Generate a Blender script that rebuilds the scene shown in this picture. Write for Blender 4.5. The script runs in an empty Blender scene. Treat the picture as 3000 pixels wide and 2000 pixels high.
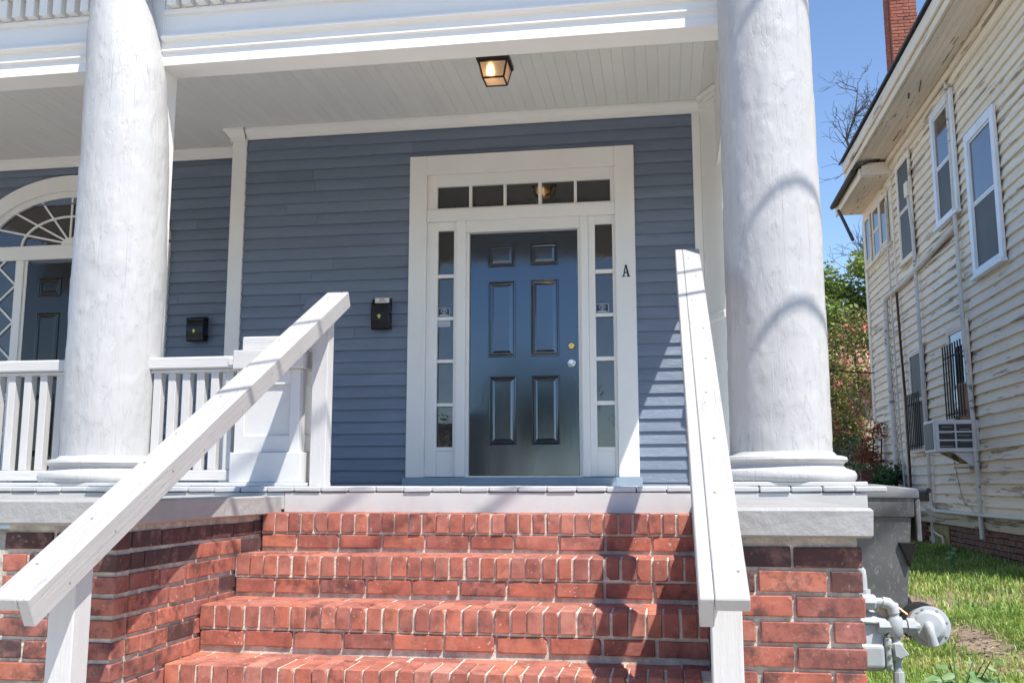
import bpy, bmesh, math, random
import numpy as np
from mathutils import Vector, Matrix
random.seed(7); rng = np.random.default_rng(7)
S = bpy.context.scene
COL = S.collection
R = math.radians

# ------------------------------------------------------------------ camera
CAM = np.array([1.611, -7.804, -0.0695]); FPX = 2814.3
YAW, PITCH, ROLL = R(9.065), R(8.482), R(-0.04)
_f = np.array([-math.sin(YAW)*math.cos(PITCH), math.cos(YAW)*math.cos(PITCH), math.sin(PITCH)])
_r0 = np.array([math.cos(YAW), math.sin(YAW), 0.0]); _u0 = np.cross(_r0, _f)
_r = _r0*math.cos(ROLL) + _u0*math.sin(ROLL); _u = -_r0*math.sin(ROLL) + _u0*math.cos(ROLL)
cam = bpy.data.cameras.new('camera'); cam.lens = 36.0*FPX/3000.0; cam.sensor_width = 36.0
cam.clip_start = 0.05; cam.clip_end = 2000
co = bpy.data.objects.new('camera', cam); COL.objects.link(co)
co.matrix_world = Matrix(((_r[0], _u[0], -_f[0], CAM[0]), (_r[1], _u[1], -_f[1], CAM[1]), (_r[2], _u[2], -_f[2], CAM[2]), (0, 0, 0, 1)))
S.camera = co

# ------------------------------------------------------------------ sky, sun, exposure
SUN = Vector((1.0, -1.0, 2.4)).normalized()            # direction towards the sun
w = bpy.data.worlds.new('World'); S.world = w; w.use_nodes = True
nt = w.node_tree; sky = nt.nodes.new('ShaderNodeTexSky'); sky.sky_type = 'NISHITA'; sky.sun_disc = False
sky.sun_elevation = math.asin(SUN.z); sky.sun_rotation = math.atan2(SUN.x, SUN.y)
sky.altitude = 20; sky.air_density = 0.8; sky.dust_density = 0.05; sky.ozone_density = 2.8
bg = nt.nodes['Background']; nt.links.new(sky.outputs[0], bg.inputs[0]); bg.inputs[1].default_value = 0.115
sl = bpy.data.lights.new('sun', 'SUN'); sl.energy = 3.6; sl.angle = R(0.53); sl.color = (1.0, 0.955, 0.89)
so = bpy.data.objects.new('sun', sl); COL.objects.link(so); so.location = SUN*30
so.rotation_euler = SUN.to_track_quat('Z', 'Y').to_euler()
S.view_settings.view_transform = 'Standard'; S.view_settings.look = 'None'
S.view_settings.gamma = 1.0; S.view_settings.use_curve_mapping = False; S.view_settings.exposure = 1.1
S.cycles.max_bounces = 10; S.cycles.diffuse_bounces = 6

# ------------------------------------------------------------------ photo pixel (3000x2000) -> point on a known plane
def _d(px, py): return _f + _r*(px-1500)/FPX - _u*(py-1000)/FPX
def onY(px, py, y): d = _d(px, py); return CAM + d*(y-CAM[1])/d[1]
def onX(px, py, x): d = _d(px, py); return CAM + d*(x-CAM[0])/d[0]

# ------------------------------------------------------------------ mesh helpers
ORG = {}
def empty(name, loc, label=None, cat=None, group=None, parent=None):
    o = bpy.data.objects.new(name, None); COL.objects.link(o); o.empty_display_size = .1
    return _place(o, loc, parent, label, cat, group)
def _place(o, loc, parent=None, label=None, cat=None, group=None, kind=None):
    loc = Vector(loc); ORG[o] = loc
    if parent is not None:
        o.parent = parent; o.location = loc - ORG[parent]
    else: o.location = loc
    if label: o['label'] = label
    if cat: o['category'] = cat
    if group: o['group'] = group
    if kind: o['kind'] = kind
    return o
def link_mesh(name, me, loc, parent=None, **k):
    o = bpy.data.objects.new(name, me); COL.objects.link(o)
    return _place(o, loc, parent, **k)

class MB:
    def __init__(s): s.v = []; s.f = []
    def add(s, vs, fs):
        b = len(s.v); s.v += [tuple(map(float, p)) for p in vs]; s.f += [tuple(b+i for i in f) for f in fs]; return s
    def box(s, x0, x1, y0, y1, z0, z1):
        vs = [(x, y, z) for x in (min(x0, x1), max(x0, x1)) for y in (min(y0, y1), max(y0, y1)) for z in (min(z0, z1), max(z0, z1))]
        return s.add(vs, [(0, 1, 3, 2), (4, 6, 7, 5), (0, 4, 5, 1), (2, 3, 7, 6), (0, 2, 6, 4), (1, 5, 7, 3)])
    def obox(s, c, ax, ay, az):
        c, ax, ay, az = map(np.array, (c, ax, ay, az))
        vs = [c + i*ax + j*ay + k*az for i in (-1, 1) for j in (-1, 1) for k in (-1, 1)]
        return s.add(vs, [(0, 1, 3, 2), (4, 6, 7, 5), (0, 4, 5, 1), (2, 3, 7, 6), (0, 2, 6, 4), (1, 5, 7, 3)])
    def prism(s, poly, axis, a, b):
        """poly: 2D points in the two other axes (order x,y,z without axis), extruded from a to b"""
        n = len(poly); vs = []
        for t in (a, b):
            for p in poly:
                q = list(p); q.insert(axis, t); vs.append(q)
        fs = [tuple(range(n)), tuple(range(2*n-1, n-1, -1))] + [(i, i+n, (i+1) % n+n, (i+1) % n) for i in range(n)]
        return s.add(vs, fs)
    def tube(s, pts, r, n=8, cap=True):
        pts = [Vector(p) for p in pts]; rs = r if isinstance(r, (list, tuple)) else [r]*len(pts)
        rings = []; prev = None
        for i, p in enumerate(pts):
            t = (pts[min(i+1, len(pts)-1)] - pts[max(i-1, 0)])
            if t.length < 1e-9: t = Vector((0, 0, 1))
            t.normalize()
            if prev is None:
                a = t.orthogonal().normalized()
            else:
                a = prev - t*prev.dot(t)
                a = a.normalized() if a.length > 1e-6 else t.orthogonal().normalized()
            prev = a; b = t.cross(a)
            rings.append([p + (a*math.cos(2*math.pi*k/n) + b*math.sin(2*math.pi*k/n))*rs[i] for k in range(n)])
        vs = [q for ring in rings for q in ring]; fs = []
        for i in range(len(rings)-1):
            for k in range(n):
                fs.append((i*n+k, i*n+(k+1) % n, (i+1)*n+(k+1) % n, (i+1)*n+k))
        if cap: fs += [tuple(range(n-1, -1, -1)), tuple((len(rings)-1)*n+k for k in range(n))]
        return s.add(vs, fs)
    def lathe(s, prof, c, axis=(0, 0, 1), n=32, cap=True):
        """prof: (radius, distance along axis)"""
        ax = Vector(axis).normalized(); a = ax.orthogonal().normalized(); b = ax.cross(a); c = Vector(c)
        vs = [c + ax*h + (a*math.cos(2*math.pi*k/n) + b*math.sin(2*math.pi*k/n))*r for r, h in prof for k in range(n)]
        fs = []
        for i in range(len(prof)-1):
            for k in range(n): fs.append((i*n+k, i*n+(k+1) % n, (i+1)*n+(k+1) % n, (i+1)*n+k))
        if cap: fs += [tuple(range(n-1, -1, -1)), tuple((len(prof)-1)*n+k for k in range(n))]
        return s.add(vs, fs)
    def build(s, name, mat, parent=None, bevel=0, seg=1, smooth=False, jit=0, **k):
        v = np.array(s.v); c = (v.min(0)+v.max(0))/2
        bm = bmesh.new(); vs = [bm.verts.new(p - c) for p in v]
        for f in s.f:
            try: bm.faces.new([vs[i] for i in f])
            except ValueError: pass
        bmesh.ops.recalc_face_normals(bm, faces=bm.faces[:])
        if bevel: bmesh.ops.bevel(bm, geom=bm.edges[:], offset=bevel, segments=seg, affect='EDGES', profile=.5, clamp_overlap=True)
        if jit:
            for q in bm.verts: q.co += Vector([random.uniform(-jit, jit) for _ in range(3)])
        me = bpy.data.meshes.new(name); bm.to_mesh(me); bm.free()
        if smooth:
            for p in me.polygons: p.use_smooth = True
            if smooth is not True: me.set_sharp_from_angle(angle=R(smooth))
        me.materials.append(mat)
        return link_mesh(name, me, c, parent, **k)
def bx(name, mat, parent, x0, x1, y0, y1, z0, z1, bevel=.003, **k):
    return MB().box(x0, x1, y0, y1, z0, z1).build(name, mat, parent, bevel=bevel, **k)
def np_mesh(name, V, F, mat, parent=None, attr=None, smooth=False, **k):
    me = bpy.data.meshes.new(name); V = np.asarray(V, float); F = np.asarray(F, int); n = F.shape[1]
    me.vertices.add(len(V)); me.vertices.foreach_set('co', V.ravel())
    me.loops.add(F.size); me.loops.foreach_set('vertex_index', F.ravel())
    me.polygons.add(len(F)); me.polygons.foreach_set('loop_start', np.arange(len(F))*n)
    me.update(calc_edges=True)
    if attr is not None:
        a = me.attributes.new('tint', 'FLOAT', 'POINT'); a.data.foreach_set('value', np.asarray(attr, float))
    if smooth: me.polygons.foreach_set('use_smooth', np.ones(len(F), bool))
    me.materials.append(mat); me.validate()
    return link_mesh(name, me, (0, 0, 0) if parent is None else ORG[parent], parent, **k)

# ------------------------------------------------------------------ materials (all procedural)
class N:
    def __init__(s, name):
        s.m = bpy.data.materials.new(name); s.m.use_nodes = True; s.t = s.m.node_tree
        s.b = s.t.nodes['Principled BSDF']; s.out = s.t.nodes['Material Output']
    def n(s, typ, **k):
        o = s.t.nodes.new('ShaderNode'+typ)
        for a, v in k.items():
            if a.startswith('i_'): o.inputs[a[2:].replace('_', ' ')].default_value = v
            else: setattr(o, a, v)
        return o
    def l(s, a, b): s.t.links.new(a, b)
    def coord(s, kind='Object', scale=(1, 1, 1), rnd=False):
        tc = s.n('TexCoord'); mp = s.n('Mapping'); mp.inputs['Scale'].default_value = scale
        s.l(tc.outputs[kind], mp.inputs['Vector'])
        if rnd:
            oi = s.n('ObjectInfo'); mu = s.n('Math', operation='MULTIPLY'); mu.inputs[1].default_value = 37.0
            s.l(oi.outputs['Random'], mu.inputs[0]); s.l(mu.outputs[0], mp.inputs['Location'])
        return mp.outputs[0]
    def noise(s, vec, scale, detail=4, rough=.55, dist=0):
        o = s.n('TexNoise'); o.inputs['Scale'].default_value = scale; o.inputs['Detail'].default_value = detail
        o.inputs['Roughness'].default_value = rough; o.inputs['Distortion'].default_value = dist
        s.l(vec, o.inputs['Vector']); return o.outputs['Fac']
    def ramp(s, fac, stops):
        o = s.n('ValToRGB'); cr = o.color_ramp
        while len(cr.elements) < len(stops): cr.elements.new(.5)
        for e, (p, c) in zip(cr.elements, stops):
            e.position = p; e.color = (c, c, c, 1) if isinstance(c, (int, float)) else (*c, 1)
        s.l(fac, o.inputs['Fac']); return o.outputs['Color']
    def mix(s, fac, a, b, mode='MIX'):
        o = s.n('Mix', data_type='RGBA', blend_type=mode)
        for sock, v in ((o.inputs[0], fac), (o.inputs[6], a), (o.inputs[7], b)):
            if isinstance(v, (int, float)): sock.default_value = v
            elif isinstance(v, tuple): sock.default_value = (*v, 1)
            else: s.l(v, sock)
        return o.outputs[2]
    def math(s, op, a, b=0.0):
        o = s.n('Math', operation=op)
        for sock, v in zip(o.inputs, (a, b)):
            if isinstance(v, (int, float)): sock.default_value = v
            else: s.l(v, sock)
        return o.outputs[0]
    def bump(s, h, strength=.3, dist=.01, prev=None):
        o = s.n('Bump'); o.inputs['Strength'].default_value = strength; o.inputs['Distance'].default_value = dist
        s.l(h, o.inputs['Height'])
        if prev is not None: s.l(prev, o.inputs['Normal'])
        return o.outputs['Normal']
    def fin(s, col, rough=.5, normal=None, metal=0, spec=None, **k):
        if isinstance(col, tuple): s.b.inputs['Base Color'].default_value = (*col, 1)
        else: s.l(col, s.b.inputs['Base Color'])
        if isinstance(rough, (int, float)): s.b.inputs['Roughness'].default_value = rough
        else: s.l(rough, s.b.inputs['Roughness'])
        s.b.inputs['Metallic'].default_value = metal
        if spec is not None: s.b.inputs['Specular IOR Level'].default_value = spec
        for a, v in k.items(): s.b.inputs[a.replace('_', ' ')].default_value = v
        if normal is not None: s.l(normal, s.b.inputs['Normal'])
        return s.m
def scaled(c, f): return tuple(min(1, x*f) for x in c)

def paint(name, col, rough=.45, var=.06, vscale=3, bump=.15, bscale=60, stretch=(1, 1, 1), grain=0, dirt=0, rnd=.04, bdist=.004):
    a = N(name); v = a.coord('Object', stretch, rnd=True)
    c = a.ramp(a.noise(v, vscale, 5), [(.3, scaled(col, 1-var)), (.7, scaled(col, 1+var))])
    if rnd:
        oi = a.n('ObjectInfo'); f = a.ramp(oi.outputs['Random'], [(0, 1-rnd), (1, 1.0)])
        c = a.mix(1.0, c, f, 'MULTIPLY')
    if dirt:
        d = a.ramp(a.noise(v, 9, 8, .7), [(.58, 0.0), (.72, 1.0)])
        c = a.mix(a.math('MULTIPLY', d, dirt), c, scaled(col, .55))
    h = a.noise(v, bscale, 5, .6)
    nrm = a.bump(h, bump, bdist)
    if grain:
        gn = a.noise(a.coord('Object', grain, rnd=True), 2.2, 7, .68, .6)
        nrm = a.bump(gn, .5, .005, nrm)
        ck = a.ramp(a.noise(a.coord('Object', tuple(q*.5 for q in grain), rnd=True), 2.0, 4, .5), [(.494, 1.0), (.499, 0.0), (.501, 0.0), (.506, 1.0)])
        nrm = a.bump(ck, .3, .004, nrm)
        cm_ = a.math('MULTIPLY', a.math('SUBTRACT', 1.0, ck), a.ramp(a.noise(v, 3.0, 3), [(.52, 0.0), (.62, .6)]))
        c = a.mix(cm_, c, scaled(col, .38))
    return a.fin(c, rough, nrm)

TRIM = paint('white_trim_paint', (.83, .81, .765), .42, .03, 2, .14, 35)
TRIML = paint('sunlit_pier_white_paint', (.60, .595, .58), .5, .05, 3, .22, 30, dirt=.12)  # white toned down for the sunlit pier; the brighter trim white serves shade
WOODW = paint('white_painted_lumber', (.405, .395, .383), .6, .07, 3, .16, 40, grain=(34, 1.1, 34), dirt=.22)
WOODP = paint('white_painted_post', (.56, .55, .535), .55, .05, 2, .12, 40, grain=(38, 38, 1.6), dirt=.14)
WOODH = paint('white_painted_rail', (.58, .57, .555), .55, .05, 2, .12, 40, grain=(1.6, 38, 38), dirt=.14)
FASC = paint('pale_grey_fascia_paint', (.54, .54, .52), .5, .07, 4, .2, 30, dirt=.15)
CEIL = paint('porch_ceiling_paint', (.76, .745, .695), .5, .03, 2, .08, 30)
DECKP = paint('grey_blue_deck_paint', (.53, .545, .55), .5, .08, 5, .3, 30, dirt=.25, rnd=.12)
COPE = paint('grey_coping_paint', (.335, .328, .32), .6, .10, 5, .55, 20, dirt=.3, bdist=.012)
BLUEP = paint('blue_wood_sill_paint', (.25, .325, .39), .5, .06, 4, .15, 40)

def mat_siding():
    a = N('blue_grey_siding_paint'); v = a.coord('Object', (.25, 1, 2.0), rnd=True)
    base = (.168, .208, .272)
    c = a.ramp(a.noise(v, 4, 5), [(.3, scaled(base, .9)), (.7, scaled(base, 1.1))])
    oi = a.n('ObjectInfo'); c = a.mix(1.0, c, a.ramp(oi.outputs['Random'], [(0, .9), (1, 1.05)]), 'MULTIPLY')
    v2 = a.coord('Object', (.12, 1, 1), rnd=True)
    n1 = a.bump(a.noise(v2, 70, 6, .65), .25, .004)
    n2 = a.bump(a.ramp(a.noise(v2, 22, 4, .55, 1.5), [(.475, 1.0), (.5, 0.0), (.525, 1.0)]), .45, .004, n1)
    return a.fin(c, .42, n2)
SIDING = mat_siding()

def mat_column():
    a = N('thick_crackled_white_column_paint'); v = a.coord('Object', (1, 1, .35))
    c = a.ramp(a.noise(v, 6, 5), [(.3, (.465, .461, .455)), (.7, (.50, .495, .488))])
    v1 = a.coord('Object', (1, 1, .45))
    n1 = a.bump(a.noise(v1, 22, 4, .55, .3), .28, .010)
    # flaked layers: stepped edges of old paint
    fl = a.ramp(a.noise(a.coord('Object', (1, 1, .28)), 6.0, 10, .66, .2), [(.40, 0.0), (.415, 1.0), (.55, .9), (.565, 0.0), (.62, 0.0), (.63, .8)])
    n2 = a.bump(fl, .36, .006, n1)
    # long vertical splits
    cr = a.ramp(a.noise(a.coord('Object', (9, 9, .55)), 2.2, 4, .5), [(.488, 1.0), (.497, 0.0), (.503, 0.0), (.512, 1.0)])
    n3 = a.bump(cr, .28, .006, n2)
    # small cracks and chips
    vo = a.n('TexVoronoi', feature='DISTANCE_TO_EDGE'); vo.inputs['Scale'].default_value = 7
    a.l(a.coord('Object', (1.6, 1.6, .7)), vo.inputs['Vector'])
    msk = a.ramp(a.noise(v, 3.1, 3), [(.5, 0.0), (.6, 1.0)])
    ck = a.math('MULTIPLY', a.ramp(vo.outputs['Distance'], [(0, 1.0), (.03, 0.0)]), msk)
    sx_ = a.n('SeparateXYZ'); tc_ = a.n('TexCoord'); a.l(tc_.outputs['Object'], sx_.inputs[0])
    an = a.math('MULTIPLY', a.math('ARCTAN2', sx_.outputs['Y'], sx_.outputs['X']), 11/6.28318)
    an = a.math('ADD', an, a.math('MULTIPLY', a.noise(a.coord('Object', (1, 1, .4)), 2.0, 2), .10))
    sm = a.math('ABSOLUTE', a.math('SUBTRACT', a.math('FRACT', an), .5))
    stv = a.math('MULTIPLY', a.ramp(sm, [(0.0, 1.0), (.022, 0.0)]), a.ramp(a.noise(a.coord('Object', (1, 1, .6)), 3.4, 3), [(.46, 0.0), (.56, 1.0)]))
    n3 = a.bump(stv, -.45, .006, n3)
    c = a.mix(a.math('MULTIPLY', stv, .4), c, (.2, .195, .19))
    n4 = a.bump(ck, -.28, .004, n3)
    msk2 = a.ramp(a.noise(v, 4.3, 3), [(.55, 0.0), (.63, 1.0)])
    c = a.mix(a.math('MULTIPLY', a.math('MULTIPLY', a.math('SUBTRACT', 1.0, cr), msk2), .5), c, (.17, .165, .16))
    c = a.mix(a.math('MULTIPLY', ck, .2), c, (.2, .195, .19))
    return a.fin(c, .42, n4)
COLP = mat_column()

def mat_brick(name, reds, dark=.25, splat=.5):
    a = N(name); oi = a.n('ObjectInfo'); v = a.coord('Object', (1, 1, 1), rnd=True)
    c = a.ramp(oi.outputs['Random'], [(i/(len(reds)-1), q) for i, q in enumerate(reds)])
    c = a.mix(a.ramp(a.noise(v, 7, 6, .62), [(.32, 0.0), (.70, .75)]), c, scaled(reds[0], .50))
    c = a.mix(a.ramp(a.noise(v, 16, 6, .7), [(.5, 0.0), (.75, .5)]), c, (.50, .26, .20))
    c = a.mix(a.math('MULTIPLY', a.ramp(a.noise(v, 14, 7, .7), [(.48, 0.0), (.64, 1.0)]), dark), c, (.085, .048, .046))
    sp = a.ramp(a.noise(v, 60, 3, .6), [(.65, 0.0), (.67, 1.0)])
    msk = a.ramp(a.noise(v, 6, 2), [(.52, 0.0), (.6, 1.0)])
    c = a.mix(a.math('MULTIPLY', a.math('MULTIPLY', sp, msk), splat), c, (.62, .58, .54))
    n1 = a.bump(a.noise(v, 120, 6, .7), .35, .003)
    n2 = a.bump(a.noise(v, 22, 4, .6), .35, .004, n1)
    return a.fin(c, .78, n2, spec=.3)
REDS = [(.45, .145, .098), (.52, .168, .108), (.30, .108, .09), (.56, .20, .125), (.46, .18, .145), (.38, .12, .085), (.52, .225, .17)]
BRICK = mat_brick('red_step_brick', REDS, .35, .6)
BRICKW = mat_brick('red_wall_brick', [(.42, .13, .09), (.49, .155, .10), (.24, .095, .085), (.52, .18, .115), (.33, .135, .12), (.44, .14, .095)], .85)
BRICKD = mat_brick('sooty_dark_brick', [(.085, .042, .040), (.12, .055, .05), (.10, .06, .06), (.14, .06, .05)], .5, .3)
BRICKC = mat_brick('orange_chimney_brick', [(.36, .105, .06), (.42, .13, .075), (.31, .10, .065), (.40, .15, .10)], .3, .1)
BRICKF = mat_brick('weathered_foundation_brick', [(.17, .075, .055), (.21, .09, .065), (.14, .075, .06)], .5, .1)
def mat_mortar(name, col):
    a = N(name); v = a.coord('Object')
    c = a.ramp(a.noise(v, 18, 6, .65), [(.3, scaled(col, .55)), (.65, scaled(col, 1.1))])
    nrm = a.bump(a.noise(v, 55, 6, .7), .8, .012)
    return a.fin(c, .95, nrm, spec=.1)
MORTAR = mat_mortar('sandy_mortar', (.74, .67, .565))
MORTARD = mat_mortar('grey_mortar', (.66, .595, .505))

def mat_door(name, ior=2.0, tint=(.66, .81, 1.0, 1)):
    a = N(name); v = a.coord('Object', (1, 1, .3))
    nrm = a.bump(a.noise(v, 26, 4, .6), .10, .003)
    nrm = a.bump(a.noise(a.coord('Object', (1, 1, .06)), 130, 3, .6), .05, .002, nrm)
    rg = a.ramp(a.noise(v, 3, 4), [(.3, .07), (.7, .16)])
    return a.fin((.010, .010, .011), rg, nrm, **{'Specular_Tint': tint, 'IOR': ior, 'Coat_Weight': .4, 'Coat_Roughness': .12, 'Coat_IOR': 1.5})
DOORB = mat_door('blue_tinted_gloss_black_door_paint')  # highlight colour tinted blue so the mirrored sky looks bluer
DOORC = mat_door('dimmed_gloss_black_door_paint', 1.42, (1, .95, .88, 1))  # same black, reflection weakened and warmed to imitate a darker mirrored scene
def mat_glass(name, col=(.022, .021, .02), ior=1.85, wob=.045, sc=6):
    a = N(name); nrm = a.bump(a.noise(a.coord('Object', rnd=True), sc, 3, .5), wob, .03)
    return a.fin(col, .03, nrm, **{'IOR': ior})
GLASS = mat_glass('old_window_glass')
GLASSN = mat_glass('neighbour_window_glass', (.03, .03, .032), 2.3, .03, 3)
SCREEN = paint('dark_insect_screen', (.055, .05, .045), .55, .15, 4)

def simple(name, col, rough=.5, metal=0, bump=0, bs=60, var=.06, **k):
    a = N(name); v = a.coord('Object', rnd=True)
    c = a.ramp(a.noise(v, 5, 5), [(.3, scaled(col, 1-var)), (.7, scaled(col, 1+var))])
    nrm = a.bump(a.noise(v, bs, 4), bump, .004) if bump else None
    return a.fin(c, rough, nrm, metal, **k)
BLACK = simple('black_enamel', (.008, .008, .009), .22)
BRONZE = simple('dark_bronze_lamp_metal', (.03, .024, .02), .4, .5)
BRASS = simple('polished_brass', (.75, .52, .18), .22, 1)
GOLD = simple('gold_emblem', (.82, .60, .12), .3, .8)
NICKEL = simple('satin_nickel', (.8, .79, .76), .25, 1)
PAPER = simple('newsprint_paper', (.72, .70, .64), .8)
INK = simple('black_ink', (.02, .02, .02), .7)
REDINK = simple('red_ink', (.45, .08, .07), .7)
STNAVY = simple('navy_sticker_vinyl', (.012, .03, .075), .35)
STWHITE = simple('white_sticker_print', (.75, .76, .78), .4)
STGREY = simple('grey_sticker_vinyl', (.42, .45, .52), .4)
def mat_emit(name, col, st):
    a = N(name); a.b.inputs['Emission Color'].default_value = (*col, 1); a.b.inputs['Emission Strength'].default_value = st
    return a.fin(col, .5)
BULB = mat_emit('lit_warm_bulb', (1.0, .58, .24), 10)
def mat_frost():
    a = N('frosted_amber_lamp_glass'); v = a.coord('Object', rnd=True)
    nrm = a.bump(a.noise(v, 90, 3), .1, .002)
    return a.fin((.95, .84, .70), .62, nrm, **{'Transmission_Weight': .72, 'IOR': 1.2})
FROST = mat_frost()

def mat_peel(name, col, bare, amt, along='Y'):
    a = N(name); st = (1, .10, 1.5) if along == 'Y' else (.22, 1, 1.6)
    v = a.coord('Object', st, rnd=True)
    c = a.ramp(a.noise(v, 3, 5), [(.3, scaled(col, .9)), (.7, scaled(col, 1.06))])
    big = a.noise(a.coord('Object', (1, .35, .35) if along == 'Y' else (.35, 1, .35), rnd=True), 1.3, 3)
    fl = a.math('ADD', a.noise(v, 9, 10, .66), a.math('MULTIPLY', big, .6))
    m = a.ramp(fl, [(amt, 0.0), (amt+.015, 1.0)])
    bc = a.ramp(a.noise(v, 30, 5), [(.3, scaled(bare, .7)), (.7, scaled(bare, 1.25))])
    c = a.mix(m, c, bc)
    gr = a.ramp(a.noise(v, 16, 9, .75), [(.50, 0.0), (.72, .55)])
    c = a.mix(gr, c, (.50, .41, .31))
    nrm = a.bump(m, -.5, .006); nrm = a.bump(a.noise(v, 45, 6, .65), .25, .004, nrm)
    return a.fin(c, .7, nrm, spec=.25)
PEEL = mat_peel('peeling_cream_siding_paint', (.85, .75, .605), (.44, .355, .27), .905)
PEELT = mat_peel('worn_cream_trim_paint', (.84, .745, .61), (.42, .35, .28), .92)
PEELS = mat_peel('dirty_sill_board_paint', (.50, .43, .33), (.20, .15, .11), .80)
SOFF = mat_peel('cream_soffit_paint', (.85, .765, .65), (.30, .24, .17), .93)
VINYL = simple('white_vinyl_window_frame', (.76, .765, .78), .35, bump=.05)
def mat_shingle():
    a = N('dark_roof_shingle'); v = a.coord('Object')
    c = a.ramp(a.noise(v, 14, 6, .7), [(.3, (.035, .033, .032)), (.7, (.10, .095, .09))])
    return a.fin(c, .9, a.bump(a.noise(v, 40, 5), .5, .01))
SHING = mat_shingle()
RUST = simple('rusty_pipe', (.10, .045, .035), .75, .2, .3, 80, .35)
IRON = simple('black_iron_bars', (.022, .022, .024), .5, .3)
PLY = simple('brown_plywood', (.30, .165, .07), .7, 0, .2, 40, .25)
PIPEW = mat_peel('worn_white_pipe_paint', (.70, .665, .61), (.30, .27, .24), .95)
ACW = simple('white_appliance_shell', (.74, .745, .77), .4, bump=.05)
FIN = simple('dark_louvre_interior', (.06, .062, .065), .5, .2, var=.3)
def mat_bin():
    a = N('scuffed_grey_bin_plastic'); v = a.coord('Object')
    c = a.ramp(a.noise(v, 4, 5), [(.3, (.105, .105, .108)), (.7, (.15, .15, .152))])
    sc = a.ramp(a.noise(a.coord('Object', (1, 1, .5)), 26, 8, .8, 1.6), [(.55, 0.0), (.60, 1.0)])
    c = a.mix(a.math('MULTIPLY', sc, .3), c, (.5, .5, .49))
    return a.fin(c, .48, a.bump(a.noise(v, 90, 4), .12, .003))
BIN = mat_bin()
BINL = simple('grey_bin_lid_plastic', (.20, .20, .205), .45, 0, .1, 60, .1)
TYRE = simple('black_rubber', (.015, .015, .015), .8)
METER = paint('grey_meter_paint', (.40, .425, .435), .45, .08, 4, .2, 40, dirt=.4)
COPPER = simple('copper_tube', (.65, .28, .14), .35, 1)
CREAMP = simple('cream_plastic', (.62, .52, .38), .6)

def mat_ground():
    a = N('patchy_yard_soil'); v = a.coord('Object')
    c = a.ramp(a.noise(v, 1.2, 7, .6), [(.3, (.15, .115, .085)), (.5, (.29, .22, .165)), (.68, (.15, .16, .07))])
    lf = a.ramp(a.noise(v, 40, 6, .75), [(.58, 0.0), (.64, 1.0)])
    c = a.mix(a.math('MULTIPLY', lf, .5), c, (.33, .24, .17))
    return a.fin(c, .95, a.bump(a.noise(v, 30, 8, .7), .7, .03), spec=.1)
GROUND = mat_ground()
def mat_leaf(name, a0, a1, a2, trans=.25, rough=.5):
    a = N(name); at = a.n('Attribute', attribute_name='tint')
    c = a.ramp(at.outputs['Fac'], [(0, a0), (.5, a1), (1, a2)])
    a.fin(c, rough)
    tr = a.n('BsdfTranslucent'); a.l(c, tr.inputs['Color']); mx = a.n('MixShader'); mx.inputs[0].default_value = trans
    a.l(a.b.outputs[0], mx.inputs[1]); a.l(tr.outputs[0], mx.inputs[2]); a.l(mx.outputs[0], a.out.inputs['Surface'])
    return a.m
GRASS = mat_leaf('grass_blades', (.09, .20, .028), (.24, .36, .055), (.50, .48, .19), .35)
LEAFA = mat_leaf('yellow_green_tree_leaves', (.05, .10, .018), (.15, .22, .04), (.30, .34, .08))
LEAFB = mat_leaf('dark_green_shrub_leaves', (.025, .065, .022), (.07, .15, .05), (.13, .24, .08))
LEAFC = mat_leaf('olive_bush_leaves', (.09, .11, .025), (.22, .22, .06), (.38, .31, .11))
LEAFO = mat_leaf('rusty_orange_leaves', (.20, .06, .02), (.36, .13, .05), (.45, .22, .1))
PINK = mat_leaf('pink_blossom', (.60, .10, .13), (.72, .20, .22), (.80, .42, .40))
LEAFW = mat_leaf('pale_weed_leaves', (.10, .20, .07), (.18, .32, .12), (.30, .44, .22), .3)
BARK = simple('dark_bark', (.045, .036, .03), .9, 0, .5, 30, .3)
TWIG = simple('grey_bare_twig', (.16, .13, .11), .9, 0, .3, 30, .3)
PINKROOF = simple('faded_pink_roof', (.50, .25, .20), .8, 0, .2, 20, .12)
TILE = simple('red_clay_roof_tile', (.33, .09, .06), .75, 0, .2, 20, .2)
STUCCO = simple('tan_stucco', (.42, .36, .29), .9, 0, .3, 30, .08)
ASPH = simple('street_asphalt', (.05, .05, .052), .9, 0, .4, 50, .2)
CONC = simple('concrete_walk', (.58, .54, .48), .9, 0, .3, 40, .12)
WIREM = simple('black_wire_insulation', (.012, .012, .012), .6)

ZG = -1.12          # yard level;  z = 0 is the bottom of the front door
ZD = -0.077         # porch deck level
#MAIN
# ================================================================== setting: ground, walk, street
g = MB(); nx, ny = 60, 70
xs = np.r_[np.linspace(-60, -8, 8), np.linspace(-6, 12, 44), np.linspace(14, 70, 8)]
ys = np.r_[np.linspace(-60, -10, 6), np.linspace(-9, 14, 50), np.linspace(16, 120, 14)]
def gz(x, y):
    t = min(max((x-2.6)/3.2, 0), 1)*min(max((y+2.5)/5, 0), 1)
    return ZG + .10*t + .02*math.sin(x*2.1+y*1.3) + .012*math.sin(x*5.3-y*3.7)
vs = [(x, y, gz(x, y)) for y in ys for x in xs]; nxx = len(xs)
g.add(vs, [(j*nxx+i, j*nxx+i+1, (j+1)*nxx+i+1, (j+1)*nxx+i) for j in range(len(ys)-1) for i in range(nxx-1)])
g.build('ground', GROUND, smooth=True, kind='structure')
MB().box(-60, 70, -9.6, -8.2, ZG-.3, ZG+.05).build('pavement', CONC, kind='structure')
MB().box(-60, 70, -19, -11, ZG-.3, ZG+.03).build('road', ASPH, kind='structure')
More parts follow.
